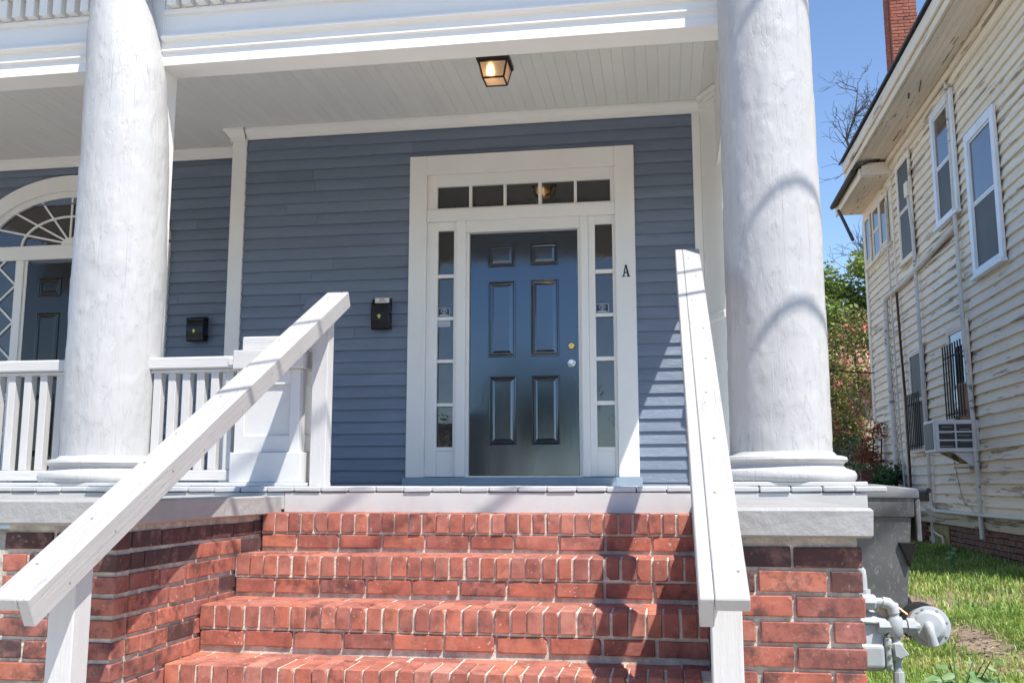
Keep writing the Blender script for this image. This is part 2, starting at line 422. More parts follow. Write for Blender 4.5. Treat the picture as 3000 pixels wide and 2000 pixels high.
MB().box(-7, 2.16, -8.2, -4.95, ZG-.3, ZG+.045).build('bounce_paving', CONC, kind='structure')  # unseen concrete, spread wide and pale to bounce sunlight into the porch

# ================================================================== the blue house
H = empty('blue_house', (0, 0, ZD), 'blue clapboard house with white columned porch and black front door', 'house')
# ---- walls and clapboards
WTOP = 3.10
fw = MB().box(-2.16, 2.42, .10, .22, ZD, WTOP).build('front_wall', SIDING, H)
rw = MB().box(-6.5, -2.17, .46, .62, ZD, WTOP).build('recessed_wall', SIDING, H)
MB().box(-2.17, -2.045, .222, 6, ZD, WTOP).build('return_wall', SIDING, H)
MB().box(2.28, 2.42, .222, 9, ZD, WTOP).build('side_wall', SIDING, H)
def clap(x0, x1, yface, zb, zt, par, mat=SIDING):
    """one lapped board: thick lower edge, thin top edge tucked under the next"""
    wob = random.uniform(-.0015, .0015)
    pr = [(yface-.0205+wob, zb), (yface+.006, zb-.001), (yface+.008, zt), (yface+.0005, zt)]
    if x1-x0 > 1.0 and random.random() < .5:
        j = random.uniform(x0+.35, x1-.35); MB().prism([(a+random.uniform(-.0008, .0008), b+.0015) for a, b in pr], 0, j+.0012, x1).build('siding_board', mat, par); x1 = j-.0012
    return MB().prism(pr, 0, x0, x1).build('siding_board', mat, par)
EX = .1015; z0s = .254 - EX*4
zk = [z0s + EX*k for k in range(0, 34) if z0s+EX*k < 2.99]
for z in zk:
    zt = min(z+EX+.016, 3.03); zb = max(z, ZD)
    if zt - zb < .03: continue
    if z > 2.66: clap(-2.045, 1.888, .012, zb, zt, fw)
    else:
        clap(-2.045, -.52, .012, zb, zt, fw); clap(1.395, 1.888, .012, zb, zt, fw)
for k in range(0, 34):
    z = z0s+.03+EX*k
    if z > 2.98: break
    zb = max(z, ZD)
    if z < 2.85: clap(-3.72, -2.17, .442, zb, min(z+EX+.016, 3.03), rw)
    if z > 2.60: clap(-6.4, -3.72, .442, zb, min(z+EX+.016, 3.03), rw)
# ---- corner boards, pilaster, crown
p = onY(683, 420, -.02)
MB().box(-2.172, -2.04, -.02, .44, ZD, 3.0).build('corner_board', TRIM, H, bevel=.004)
MB().box(1.885, 1.952, -.022, .03, ZD, 3.0).build('corner_board', TRIM, H, bevel=.004)
pil = [(1.953, .03), (1.953, -.035), (1.985, -.11), (2.035, -.215), (2.09, -.325), (2.20, -.36), (2.36, -.36), (2.36, .03)]
MB().prism(pil, 2, ZD, 3.02).build('corner_pilaster', TRIM, H, bevel=.003, smooth=30)
MB().prism([(1.945, -.05), (1.965, -.12), (2.015, -.225), (2.075, -.345), (2.20, -.385), (2.37, -.385), (2.37, 0)], 2, 1.205, 1.262).build('pilaster_band', TRIM, H, bevel=.004)
def crown(x0, x1, yw, par, zb=2.995, zt=3.086):
    pr = [(yw, zb), (yw-.018, zb), (yw-.022, zb+.018), (yw-.030, zb+.022), (yw-.036, zb+.038), (yw-.058, zb+.062), (yw-.066, zb+.068), (yw-.070, zt), (yw, zt)]
    return MB().prism(pr, 0, x0, x1).build('crown_molding', TRIM, par, bevel=0)
crown(-2.045, 1.95, .0, H)
crown(-6.4, -2.28, .43, H)
# mitred crown cap round the corner board
prf = [(.018, 2.995), (.022, 3.013), (.030, 3.017), (.036, 3.033), (.058, 3.057), (.066, 3.063), (.070, 3.086)]
cc = MB()
for i in range(len(prf)-1):
    (o0, z0), (o1, z1) = prf[i], prf[i+1]
    def ring(o, z): return [(-2.172-o, .44, z), (-2.172-o, -.02-o, z), (-2.046, -.02-o, z)]
    a, b = ring(o0, z0), ring(o1, z1)
    cc.add(a+b, [(0, 1, 4, 3), (1, 2, 5, 4)])
cc.box(-2.19, -2.047, -.038, .44, 2.975, 2.996)
cc.build('crown_molding', TRIM, H)
pc = [(x-.02, y-.025) for x, y in pil[1:]]
for o, za, zb_ in ((.018, 2.99, 3.02), (.034, 3.02, 3.05), (.062, 3.05, 3.086)):
    MB().prism([(1.951, .02), (1.951-o*.3, -.035-o*.9), (1.985-o, -.11-o*.5), (2.035-o, -.215-o*.5), (2.09-o*.9, -.325-o*.6), (2.20, -.36-o), (2.36, -.36-o), (2.36, .02)], 2, za, zb_-.001).build('pilaster_crown', TRIM, H, bevel=.006, seg=2)
# ---- porch ceiling boards, running front to back
cl = MB().box(-6.5, 2.42, -2.5, .46, 3.106, 3.14).build('porch_ceiling', CEIL, H)
PB = .0853; bme = None; x = -6.4
cb = None
while x < 2.3:
    if cb is None:
        q = [(x+.0006, 3.1055), (x+.0006, 3.0895), (x+.003, 3.0885), (x+PB-.004, 3.0885), (x+PB-.0020, 3.0891), (x+PB-.0006, 3.0895), (x+PB-.0006, 3.1055)]
        m = MB(); n = len(q); m.add([(a, -2.49, z) for a, z in q]+[(a, .43, z) for a, z in q], [tuple(range(n)), tuple(range(2*n-1, n-1, -1))]+[(i, i+n, (i+1) % n+n, (i+1) % n) for i in range(n)])
        cb = m.build('ceiling_board', CEIL, cl); c0 = ORG[cb].copy(); xf = x
    else:
        o = cb.copy(); COL.objects.link(o); loc = c0 + Vector((x-xf, 0, random.uniform(-.0006, .0006)))
        ORG[o] = loc; o.location = loc - ORG[cl]
    x += PB
# ---- entablature between and beside the columns
def entab(x0, x1):
    e = MB()
    yF, yB = -2.68, -2.493
    pr = [(yB, 2.448), (yF, 2.448), (yF, 2.497), (yF+.006, 2.503), (yF+.006, 2.535), (yF-.010, 2.539), (yF-.010, 2.549), (yF+.004, 2.556), (yF+.004, 2.597),
          (yF-.020, 2.604), (yF-.030, 2.615), (yF-.030, 2.630), (yF+.012, 2.640), (yF+.012, 2.768), (yF-.006, 2.776), (yF-.012, 2.792), (yF-.012, 2.806), (yF+.008, 2.808),
          (yF+.008, 2.93), (yF-.07, 2.935), (yF-.085, 2.955), (yF-.10, 2.96), (yF-.10, 3.0), (yF-.135, 3.02), (yF-.205, 3.06), (yF-.228, 3.09), (yF-.228, 3.22), (yB, 3.22)]
    n = len(pr)
    e.add([(x0, a, b) for a, b in pr]+[(x1, a, b) for a, b in pr], [tuple(range(n)), tuple(range(2*n-1, n-1, -1))]+[(i, i+n, (i+1) % n+n, (i+1) % n) for i in range(n)])
    return e.build('entablature', TRIM, H)
XCL, XCR = -1.508, 2.184
ENT_R = entab(-1.361, 2.04); ENT_L = entab(-6.4, -1.66)
dm = None; x = -1.330
def dentils(x0, x1, par):
    global dm
    x = x0
    while x < x1:
        if dm is None:
            dm = MB().box(x, x+.056, -2.742, -2.668, 2.812, 2.93).build('dentil', TRIM, par, bevel=.003); dm['x0'] = x
        else:
            o = bpy.data.objects.new('dentil', dm.data); COL.objects.link(o)
            loc = ORG[dm] + Vector((x-dm['x0'], 0, 0)); _place(o, loc, par)
        x += .0925
dentils(-1.315, 1.98, ENT_R); dentils(-3.65, -1.72, ENT_L)
del dm['x0']
# posts inside the columns and side beam
MB().box(-1.66, -1.3605, -2.682, -2.4905, ZD, 3.215).build('porch_post', TRIM, H, bevel=.003)
MB().box(2.0405, 2.34, -2.682, -2.4905, ZD, 3.215).build('porch_post', TRIM, H, bevel=.003)
MB().box(2.06, 2.233, -2.49, -.21, 2.448, 3.215).build('side_beam', TRIM, H, bevel=.003)
MB().box(-6.5, 2.45, -2.86, .6, 3.222, 3.40).build('porch_roof', TRIM, H)
# ---- columns
def column(cfun, rfun, name, ztop=4.3):
    n = 128; V = []; F = []; zz = np.linspace(.082, ztop, 230); nv = __import__('mathutils').noise
    for z in zz:
        cx, cy = cfun(z); r = rfun(z)
        for k in range(n):
            a = 2*math.pi*k/n; wob = 1 + .0022*math.sin(3*a+z*1.7) + .0015*math.sin(7*a-z*4)
            
            q = Vector((cx*3+math.cos(a)*.25, cy+math.sin(a)*.25, z)); b1 = nv.noise(q*9); b2 = nv.noise(Vector((q.x*26, q.y*26, q.z*14)))
            b3 = nv.noise(Vector((q.x*11+5, q.y*11, q.z*4.5)))+.35*nv.noise(Vector((q.x*40, q.y*40, q.z*25)))
            lump = .0016*b1+.0011*b2+(.0026 if b3 > .12 else (.0026*(b3-.04)/.08 if b3 > .04 else 0))
            rr_ = r*wob+lump; V.append((cx+rr_*math.cos(a), cy+rr_*math.sin(a), z))
    for i in range(len(zz)-1):
        for k in range(n): F.append((i*n+k, i*n+(k+1) % n, (i+1)*n+(k+1) % n, (i+1)*n+k))
    m = MB(); m.add(V, F); m.add([V[-n+k] for k in range(n)], [tuple(range(n))])
    o = m.build('column', COLP, H, smooth=50)
    cx, cy = cfun(.08)
    zb = -.0545
    prof = [(.0, zb), (.345, zb), (.356, zb+.012), (.358, zb+.035), (.348, zb+.052), (.318, zb+.062), (.308, zb+.066), (.300, zb+.074), (.298, zb+.084), (.306, zb+.092), (.314, zb+.096),
            (.320, zb+.106), (.314, zb+.120), (.292, zb+.126), (.268, zb+.129), (.262, zb+.136), (.254, .090), (.20, .092)]
    MB().lathe(prof, (cx, cy, 0), n=72, cap=False).build('column_base', COLP, o, smooth=40)
    return o
def rL(z): return float(np.interp(z, [0, .3, 1.2, 1.9, 2.36, 2.6, 2.85, 3.2, 4.3], [.252, .256, .255, .243, .226, .205, .170, .14, .13]))
def cL(z): return (float(np.interp(z, [0, 1.2, 1.9, 2.36, 2.85, 3.2, 4.3], [-1.508, -1.506, -1.515, -1.54, -1.60, -1.62, -1.62])), -2.76)
def rR(z): return float(np.interp(z, [0, 1.2, 2.5, 4.3], [.2495, .2465, .238, .225]))
column(cL, rL, 'left'); column(lambda z: (2.184, -2.76), rR, 'right')
# ---- deck: boards with open ends over the steps, fascia, platform strips
dk = MB().box(-6.5, 2.50, -3.10, .03, ZD-.2, ZD-.0275).build('porch_deck', DECKP, H)
x = -6.4; BWD = .143; bm0 = []
for s_ in range(4):
    y0 = -3.136+random.uniform(-.003, .003)
    bm0.append((MB().box(0, BWD-.005, y0, .02, ZD-.026, ZD).build('deck_board', DECKP, dk, bevel=.006, seg=2, jit=.0006), y0))
i = 0
for o, _ in bm0: o['tmp'] = 1
x = -6.4
while x < 2.55:
    w_ = BWD if x+BWD < 2.56 else 2.556-x
    if i < 4: o = bm0[i][0]
    else: o = bm0[random.randrange(4)][0].copy(); COL.objects.link(o)
    src = [q for q, _ in bm0 if q.data == o.data][0]
    if i >= 4: loc = Vector((x+BWD/2, ORG0[src.data.name].y, ORG0[src.data.name].z))
    else:
        if i == 0: ORG0 = {q.data.name: ORG[q].copy() for q, _ in bm0}
        loc = Vector((x+BWD/2, ORG0[o.data.name].y, ORG0[o.data.name].z))
    loc.z += random.uniform(-.0012, .0012); loc.y += random.uniform(-.002, .002)
    ORG[o] = loc; o.location = loc - ORG[dk]; i += 1; x += BWD
for o in list(dk.children):
    if 'tmp' in o: del o['tmp']
    if (ORG[o].x - CAM[0]) > 1.0: pass
bx('fascia_board', FASC, H, -.300, 1.74, -3.128, -3.101, -.205, ZD-.030, .002)
bx('fascia_board', FASC, H, -6.4, -.302, -3.126, -3.101, -.19, ZD-.030, .002)
bx('fascia_board', FASC, H, 1.742, 2.52, -3.126, -3.101, -.19, ZD-.030, .002)
bx('skirt_board', BLUEP, H, -6.4, -.75, -3.117, -3.10, -.30, -.195, .002)
bx('platform_board', DECKP, H, -6.4, -.72, -3.10, -2.45, ZD+.002, -.0558, .003)
bx('platform_board', FASC, H, 1.80, 2.53, -3.10, -2.45, ZD+.002, -.0558, .003)
# ---- porch railing, left side of the steps and beyond the column
def railing(x0, x1, xb, pitch, name):
    rl = MB().box(x0, x1, -2.815, -2.71, .575, .642).build('porch_railing', WOODH, H, bevel=.008, seg=2)
    bx('bottom_rail', WOODH, rl, x0, x1, -2.80, -2.72, -.045, .012, .004)
    b0 = None
    for x in xb:
        if b0 is None:
            b0 = MB().box(x, x+.047, -2.787, -2.735, .013, .574).build('baluster', WOODP, rl, bevel=.003); xx = x
        else:
            o = bpy.data.objects.new('baluster', b0.data); COL.objects.link(o); _place(o, ORG[b0]+Vector((x-xx, random.uniform(-.003, .003), 0)), rl)
    bx('subrail', WOODH, rl, x0, x1, -2.80, -2.72, .556, .573, .002)
    return rl
railing(-1.335, -.74, [-1.241-.0863+.0863*k for k in range(0, 7)], .0863, 'r')
railing(-3.9, -1.70, [-2.148+.1008*k for k in range(-16, 5)], .1008, 'l')
# ---- newel pier at the head of the steps
pr_ = MB().box(-.713, -.312, -2.90, -2.50, -.056, .104).build('newel_pier', TRIML, H, bevel=.003)
a = onY(690, 1200, -2.87); b = onY(878, 1200, -2.87); sx0, sx1 = a[0], b[0]
ztc = onY(700, 1081, -2.9)[2]; zt2 = onY(700, 1026, -2.9)[2]; zt3 = onY(700, 987, -2.88)[2]
bx('pier_shaft', TRIML, pr_, sx0+.012, sx1-.012, -2.858, -2.54, .105, ztc, .002)
fy0, fy1 = -2.874, -2.8585
st = .055
bx('pier_stile', TRIML, pr_, sx0, sx0+st, fy0, fy1, .105, ztc, .002)
bx('pier_stile', TRIML, pr_, sx1-st, sx1, fy0, fy1, .105, ztc, .002)
bx('pier_rail', TRIML, pr_, sx0+st, sx1-st, fy0+.001, fy1, .105, .195, .002)
bx('pier_rail', TRIML, pr_, sx0+st, sx1-st, fy0+.001, fy1, ztc-.085, ztc, .002)
bx('pier_stile', TRIML, pr_, sx1-.0118, sx1+.004, -2.8575, -2.80, .105, ztc, .002)
bx('pier_stile', TRIML, pr_, sx1-.0118, sx1+.004, -2.60, -2.545, .105, ztc, .002)
bx('pier_rail', TRIML, pr_, sx1-.0118, sx1+.003, -2.80, -2.60, .105, .20, .002)
bx('pier_rail', TRIML, pr_, sx1-.0118, sx1+.003, -2.80, -2.60, ztc-.08, ztc, .002)
bx('pier_cap', WOODH, pr_, sx0-.012, sx1+.022, -2.905, -2.51, ztc+.001, zt2, .004)
bx('pier_cap', WOODH, pr_, sx0+.028, sx1-.01, -2.88, -2.54, zt2+.001, zt3, .006)
bx('pier_plinth', DECKP, pr_, -.74, -.29, -2.93, -2.48, ZD+.001, -.0565, .003)
bx('rail_bracket', TRIML, pr_, -.78, -.715, -2.822, -2.816, .59, .625, .001)
# ---- foundation under the porch
fo = MB().box(-6.4, 2.46, -3.07, -2.9, ZG-.2, -.30).build('foundation_wall', MORTARD, H)

# ================================================================== bricks
def brick_mesh(name, dx, dy, dz, mat, seed, bev=.003, jit=.0016, chip=0):
    rr = random.Random(seed); bm = bmesh.new(); bmesh.ops.create_cube(bm, size=1)
    for v in bm.verts: v.co = Vector((v.co.x*dx, v.co.y*dy, v.co.z*dz))
    bmesh.ops.bevel(bm, geom=bm.edges[:], offset=bev, segments=1, affect='EDGES', profile=.5)
    for v in bm.verts: v.co += Vector([rr.uniform(-jit, jit) for _ in range(3)])
    if chip:
        for _ in range(rr.randint(1, 2)):
            sx = rr.choice((-1, 1)); cz = rr.choice((1, 1, 1, -1)); c = Vector((sx*dx/2, -dy/2, cz*dz/2))
            nrm = Vector((sx*rr.uniform(.5, 1.2), -rr.uniform(.5, 1.2), cz*rr.uniform(.5, 1.2))).normalized()
            r_ = bmesh.ops.bisect_plane(bm, geom=bm.verts[:]+bm.edges[:]+bm.faces[:], plane_co=c-nrm*chip*rr.uniform(.5, 1.4), plane_no=nrm, clear_outer=True)
            ed = [e for e in r_['geom_cut'] if isinstance(e, bmesh.types.BMEdge)]
            if ed: bmesh.ops.contextual_create(bm, geom=ed)
        bmesh.ops.recalc_face_normals(bm, faces=bm.faces[:])
    me = bpy.data.meshes.new(name); bm.to_mesh(me); bm.free(); me.materials.append(mat); return me
BCACHE = {}
def brick(par, c, d, mat, axis=None, chip=.0, rot=.005, jl=.0018):
    key = (tuple(round(v, 3) for v in d), mat.name, chip > 0)
    if key not in BCACHE: BCACHE[key] = [brick_mesh('brick', *d, mat, hash(key[0]) % 9999+s, chip=(chip if s % 2 == 0 else 0)) for s in range(7)]
    o = bpy.data.objects.new('brick', random.choice(BCACHE[key])); COL.objects.link(o)
    _place(o, Vector(c)+Vector([random.uniform(-jl, jl) for _ in range(3)]), par)
    o.rotation_euler = [random.uniform(-rot, rot) for _ in range(3)]
    return o
# foundation bricks seen at the far left and beside the meter
for (xa, xb_) in ((-1.62, -.80), (2.17, 2.46)):
    for k in range(11):
        z = -.345-.0765*k; x = xa+(.106 if k % 2 else 0)
        while x < xb_-.05:
            L = min(.2, xb_-x); brick(fo, (x+L/2, -3.075, z), (round(L, 2), .05, .06), BRICKW); x += .212
# ================================================================== brick steps
ST = empty('brick_steps', (.7, -4.6, ZG), 'red brick front steps with rowlock nosings between the cheek walls', 'steps')
NY = [-3.30, -3.58, -3.90, -4.18, -4.47]; NZ = [-.203, -.383, -.566, -.757, -.94]
SX0, SX1 = -.342, 1.758
for k in range(5):
    y, z = NY[k], NZ[k]; yback = -3.10 if k == 0 else NY[k-1]+.20
    zlow = (NZ[k+1] if k < 4 else ZG)-.05
    core = MB().box(SX0, SX1, y+.010, yback, z-.099, z-.006).box(SX0, SX1, y+.018, yback-.002, zlow, z-.0995).build('step', MORTAR, ST)
    x = SX0+.004
    while x < SX1-.02:
        wv = random.uniform(.0545, .060); wv = min(wv, SX1-x-.004)
        if wv < .03: break
        d = (round(wv*250)/250, .196, .090)
        mt = BRICK if random.random() > .06 else BRICKW
        brick(core, (x+wv/2, y+.098+random.uniform(-.003, .003), z-.045), d, mt, chip=.010, rot=.007); x += wv+random.uniform(.008, .0115)
    x = SX0+.004-(random.random()*.1)
    zs = z-.090-.013-.031
    while x < SX1-.02:
        L = .201; xs0 = max(x, SX0+.003); xe = min(x+L, SX1-.003)
        if xe-xs0 > .03:
            LL = round((xe-xs0)*100)/100
            brick(core, ((xs0+xe)/2, y+.006+.045, zs), (LL, .09, .061), BRICK if random.random() > .12 else BRICKW, chip=.008)
        x += L+.0115
    # the flat course at the back of the tread
    if k > 0:
        x = SX0+.004-(random.random()*.15)
        yb0 = y+.206; yb1 = NY[k-1]+.014
        while x < SX1-.02:
            L = .205; xs0 = max(x, SX0+.003); xe = min(x+L, SX1-.003)
            if xe-xs0 > .03:
                brick(core, ((xs0+xe)/2, (yb0+yb1)/2, z-.0305), (round((xe-xs0)*100)/100, round(yb1-yb0-.004, 3), .058), BRICK)
            x += L+.009
    else:
        x = SX0
        while x < SX1-.02:
            L = min(.205, SX1-x); brick(core, (x+L/2, y+.197, z-.0305), (round(L*100)/100, .0, .058) if False else (round(L*100)/100, .05, .058), BRICK) if False else None; x += L+.009
# ================================================================== cheek walls
def cheek(x0, x1, yf, ztop, zc, label, pitch, inner):
    C = empty('cheek_wall', ((x0+x1)/2, yf, ZG), label, 'brick wall')
    core = MB().box(x0+.011, x1-.011, yf+.012, -3.13, ZG-.1, zc[0]+.003).build('mortar_core', MORTARD, C)
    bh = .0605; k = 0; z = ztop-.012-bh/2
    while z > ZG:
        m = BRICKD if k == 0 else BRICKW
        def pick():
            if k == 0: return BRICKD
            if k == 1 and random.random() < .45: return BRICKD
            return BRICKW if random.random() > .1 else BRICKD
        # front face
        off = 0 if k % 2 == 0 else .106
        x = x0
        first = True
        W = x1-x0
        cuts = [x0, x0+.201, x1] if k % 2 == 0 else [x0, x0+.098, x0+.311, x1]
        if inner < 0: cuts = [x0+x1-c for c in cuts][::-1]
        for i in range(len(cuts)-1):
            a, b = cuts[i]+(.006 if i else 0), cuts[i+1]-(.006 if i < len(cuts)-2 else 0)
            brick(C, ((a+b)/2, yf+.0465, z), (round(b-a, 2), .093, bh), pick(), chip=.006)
        # inner and outer faces
        for xf, s_ in ((x1, -1), (x0, 1)):
            y = yf+.093+.012 if k % 2 else yf+.105
            y += 0 if k % 2 == 0 else .09
            if k % 2: brick(C, (xf+s_*.0465, yf+.105+.0415, z), (.093, .083, bh), pick())
            while y < -3.15:
                L = min(.201, -3.135-y)
                if L > .03: brick(C, (xf+s_*.0465, y+L/2, z), (.093, round(L, 2), bh), pick(), chip=.006)
                y += L+.0125
        z -= pitch; k += 1
    cp = MB(); nseg = 14
    cp.box(x0-.035, x1+.033, yf-.038, -3.13, zc[0], zc[1])
    o = cp.build('coping', COPE, C, bevel=.008, jit=.002)
    return C
cheek(-.795, -.345, -4.55, -.228, (-.212, -.122), 'left brick cheek wall of the steps under grey painted coping', .0765, 1)
cheek(1.765, 2.185, -4.72, -.245, (-.229, -.139), 'right brick cheek wall of the steps beside the gas meter', .0735, -1)

# ================================================================== handrails
def handrail(xa, flat_first, lo, hi, label, posts):
    """a 2x4 on edge joined to a flat 2x4; lo, hi = (y, z) of the top line"""
    Hn = empty('handrail', (xa+.06, lo[0], ZG), label, 'handrail', 'wooden handrails of the brick steps')
    th = math.atan2(hi[1]-lo[1], hi[0]-lo[0]); L = math.hypot(hi[1]-lo[1], hi[0]-lo[0])
    u = np.array((0, math.cos(th), math.sin(th))); n = np.array((0, -math.sin(th), math.cos(th)))
    mid = np.array((0, (lo[0]+hi[0])/2, (lo[1]+hi[1])/2))
    xe = (xa, xa+.0375) if not flat_first else (xa+.0895, xa+.127)
    xf = (xa+.039, xa+.127) if not flat_first else (xa, xa+.088)
    def plank(nm, x0, x1, t):
        c = mid - n*t/2 + np.array(((x0+x1)/2, 0, 0)); hw = (x1-x0)/2
        o = MB().box(-hw, hw, -L/2, L/2, -t/2, t/2).build(nm, WOODW, Hn, bevel=.003)
        ORG[o] = Vector(c); o.location = ORG[o]-ORG[Hn]; o.rotation_euler = (th, 0, 0)
    plank('edge_board', *xe, .089); plank('flat_board', *xf, .038)
    for y, zb in posts:
        zt = np.interp(y+.045, [lo[0], hi[0]], [lo[1], hi[1]]) - .038/math.cos(th)
        z1 = zt-.045*math.tan(th); z2 = zt+.044*math.tan(th)
        MB().prism([(y, zb), (y+.089, zb), (y+.089, z2-.002), (y, z1-.002)], 0, xf[0]+.0005, xf[1]-.0005).build('post', WOODP, Hn, bevel=.003)
    for k in range(9):
        t = -.46+.92*k/8+random.uniform(-.02, .02)
        for xx_, dd in ((random.uniform(xf[0]+.01, xf[1]-.01), n*.0005),):
            c = mid+u*L*t+dd+np.array((xx_, 0, 0)); MB().lathe([(.0045, -.002), (.0045, .0008)], tuple(c), tuple(n), 8).build('nail_head', NAIL, Hn)
        xs_face = xe[1] if flat_first else xe[0]
        c = mid+u*L*t-n*random.uniform(.02, .07)+np.array((xs_face, 0, 0)); MB().lathe([(.0045, -.002), (.0045, .0008)], tuple(c), (1 if flat_first else -1, 0, 0), 8).build('nail_head', NAIL, Hn)
    return Hn
NAIL = simple('weathered_nail', (.22, .20, .18), .6)
handrail(1.685, False, (-5.25, -.356), (-2.65, 1.19), 'right white wooden handrail rising towards the porch column', ((-4.95, ZG-.05), (-2.85, ZD)))
handrail(-.28, True, (-5.30, -.385), (-2.65, 1.017), 'left white wooden handrail running down in front of the porch rail', ((-5.02, ZG-.05), (-2.85, ZD)))
# ================================================================== main entrance: surround, sidelights, transom, door
def X0(px, py=950): return onY(px, py, 0)[0]
def Z0(px, py): return onY(px, py, 0)[2]
sur = MB().box(-.525, X0(1247), -.024, .075, -.008, 2.745).box(X0(1806, 900), 1.399, -.024, .075, -.008, 2.745)
sur.box(X0(1247), X0(1806, 900), -.0235, .075, Z0(1520, 500), 2.745)
sur = sur.build('door_surround', TRIM, H, bevel=.003)
cxl, cxr = X0(1247), X0(1806, 900)
ztr_t = Z0(1520, 500); ztr_b = Z0(1520, 604)          # transom opening
zbar = Z0(1520, 640)
bx('transom_bar', TRIM, sur, cxl+.0005, cxr-.0005, -.010, .075, zbar, ztr_b, .003)
gl0, gl1 = X0(1279.5), X0(1327); gr0, gr1 = X0(1745.5), X0(1797)
jl0, jl1 = X0(1336), -.030; jr0, jr1 = .944, X0(1737, 1000)-.03
bx('jamb_post', TRIM, sur, jl0, jl1, -.012, .075, -.006, zbar-.0005, .004)
bx('jamb_post', TRIM, sur, jr0, jr1, -.012, .075, -.006, zbar-.0005, .004)
bx('jamb_stop', TRIM, sur, jl1+.0002, -.004, .018, .075, -.006, 2.055, .002)
bx('jamb_stop', TRIM, sur, .918, jr0-.0002, .018, .075, -.006, 2.055, .002)
bx('door_head', TRIM, sur, jl1+.0003, jr0-.0003, -.003, .075, 2.056, zbar-.0006, .003)
# transom sash
tx = [(1280.7, 1373), (1381.5, 1473.8), (1482.3, 1576), (1586, 1680.6), (1689, 1787)]
tz0, tz1 = Z0(1520, 599), Z0(1520, 535)
xs_ = [(X0(a, 560), X0(b, 560)) for a, b in tx]
bx('transom_stile', TRIM, sur, cxl+.0006, xs_[0][0], .012, .05, ztr_b+.0005, ztr_t-.0005, .003)
bx('transom_stile', TRIM, sur, xs_[4][1], cxr-.0006, .012, .05, ztr_b+.0005, ztr_t-.0005, .003)
bx('transom_rail', TRIM, sur, xs_[0][0], xs_[4][1], .013, .05, tz1, ztr_t-.0005, .003)
bx('transom_rail', TRIM, sur, xs_[0][0], xs_[4][1], .013, .05, ztr_b+.0005, tz0, .003)
for i in range(4): bx('muntin', TRIM, sur, xs_[i][1], xs_[i+1][0], .018, .05, tz0, tz1, .003)
for a, b in xs_: bx('transom_pane', GLASS, sur, a-.004, b+.004, .052, .056, tz0-.004, tz1+.004, 0)
# sidelights
def sidelight(o0, o1, g0, g1, rows, zt):
    bx('sidelight_stile', TRIM, sur, o0+.0006, g0, .012, .05, -.004, zt, .003)
    bx('sidelight_stile', TRIM, sur, g1, o1-.0006, .012, .05, -.004, zt, .003)
    bx('sidelight_rail', TRIM, sur, g0, g1, .013, .05, rows[0][1], zt, .003)
    bx('sidelight_panel', TRIM, sur, g0, g1, .022, .05, -.004, rows[-1][0]-.03, .003)
    bx('sidelight_rail', TRIM, sur, g0, g1, .013, .05, rows[-1][0]-.03, rows[-1][0], .003)
    for i in range(len(rows)-1): bx('muntin', TRIM, sur, g0, g1, .016, .05, rows[i+1][1], rows[i][0], .003)
    for a, b in rows: bx('sidelight_pane', GLASS, sur, g0-.004, g1+.004, .052, .056, a-.004, b+.004, 0)
rl_ = [(Z0(1303, b), Z0(1303, a)) for a, b in ((675, 803), (813, 927), (937, 1052), (1062, 1180), (1190, 1309))]
rr_ = [(Z0(1770, b), Z0(1770, a)) for a, b in ((654, 787), (798.6, 915.4), (925.5, 1043), (1055, 1173), (1185.5, 1308.5))]
sidelight(cxl, jl0, gl0, gl1, rl_, zbar-.001); sidelight(jr1, cxr, gr0, gr1, rr_, zbar-.001)
# sill
bx('door_sill', BLUEP, sur, -.545, 1.21, -.055, .08, ZD+.001, -.0095, .003)
bx('door_sill', BLUEP, sur, 1.2105, 1.42, -.058, .08, ZD+.001, -.0095, .003)
bx('threshold', TRIM, sur, -.03, .944, .0, .076, -.0092, .004, .002)
# door
def ring_panel(name, mat, par, x0, x1, z0, z1, y):
    prof = [(0, 0), (.004, -.010), (.012, -.012), (.018, -.004), (.026, -.001), (.034, -.003), (.05, -.012)]
    m = MB(); V = []; 
    for ins, dy in prof:
        V += [(x0+ins, y+dy, z0+ins), (x1-ins, y+dy, z0+ins), (x1-ins, y+dy, z1-ins), (x0+ins, y+dy, z1-ins)]
    F = []
    for i in range(len(prof)-1):
        for k in range(4): F.append((i*4+k, i*4+(k+1) % 4, (i+1)*4+(k+1) % 4, (i+1)*4+k))
    F.append(tuple(len(prof)*4-4+k for k in range(4)))
    m.add(V, F); return m.build(name, mat, par)
YD = .052
dr = bx('front_door', DOORB, H, 0, .914, YD, YD+.04, .006, 2.032, .002, label='black six panel front door with a blue-tinted sky reflection')
def dz(py, px=1530): return onY(px, py, YD)[2]
z5x = lambda v: 1000+v/2.351
z5y = lambda v: 667+v/2.351
for (a, b, c_, d_) in ((1010, 1198, 120, 270), (1302, 1492, 107, 258), (1013, 1200, 370, 890), (1305, 1500, 357, 883), (1018, 1208, 1023, 1495), (1312, 1507, 1017, 1492)):
    q0 = onY(z5x(a), z5y((c_+d_)/2), YD); q1 = onY(z5x(b), z5y((c_+d_)/2), YD)
    zt = onY(z5x((a+b)/2), z5y(c_), YD)[2]; zb = onY(z5x((a+b)/2), z5y(d_), YD)[2]
    ring_panel('door_panel', DOORB, dr, q0[0], q1[0], zb, zt, YD-.0004)
q = onY(1674.6, 1012.8, YD)
db = MB().lathe([(.031, 0), (.031, .008), (.026, .016), (.020, .018), (.020, .024), (0.001, .025)], (q[0], YD, q[2]), (0, -1, 0), 24).build('deadbolt', BRASS, dr, smooth=35)
bx('keyhole', INK, db, q[0]-.002, q[0]+.002, YD-.0262, YD-.0245, q[2]-.006, q[2]+.006, 0)
q = onY(1675, 1062.6, YD)
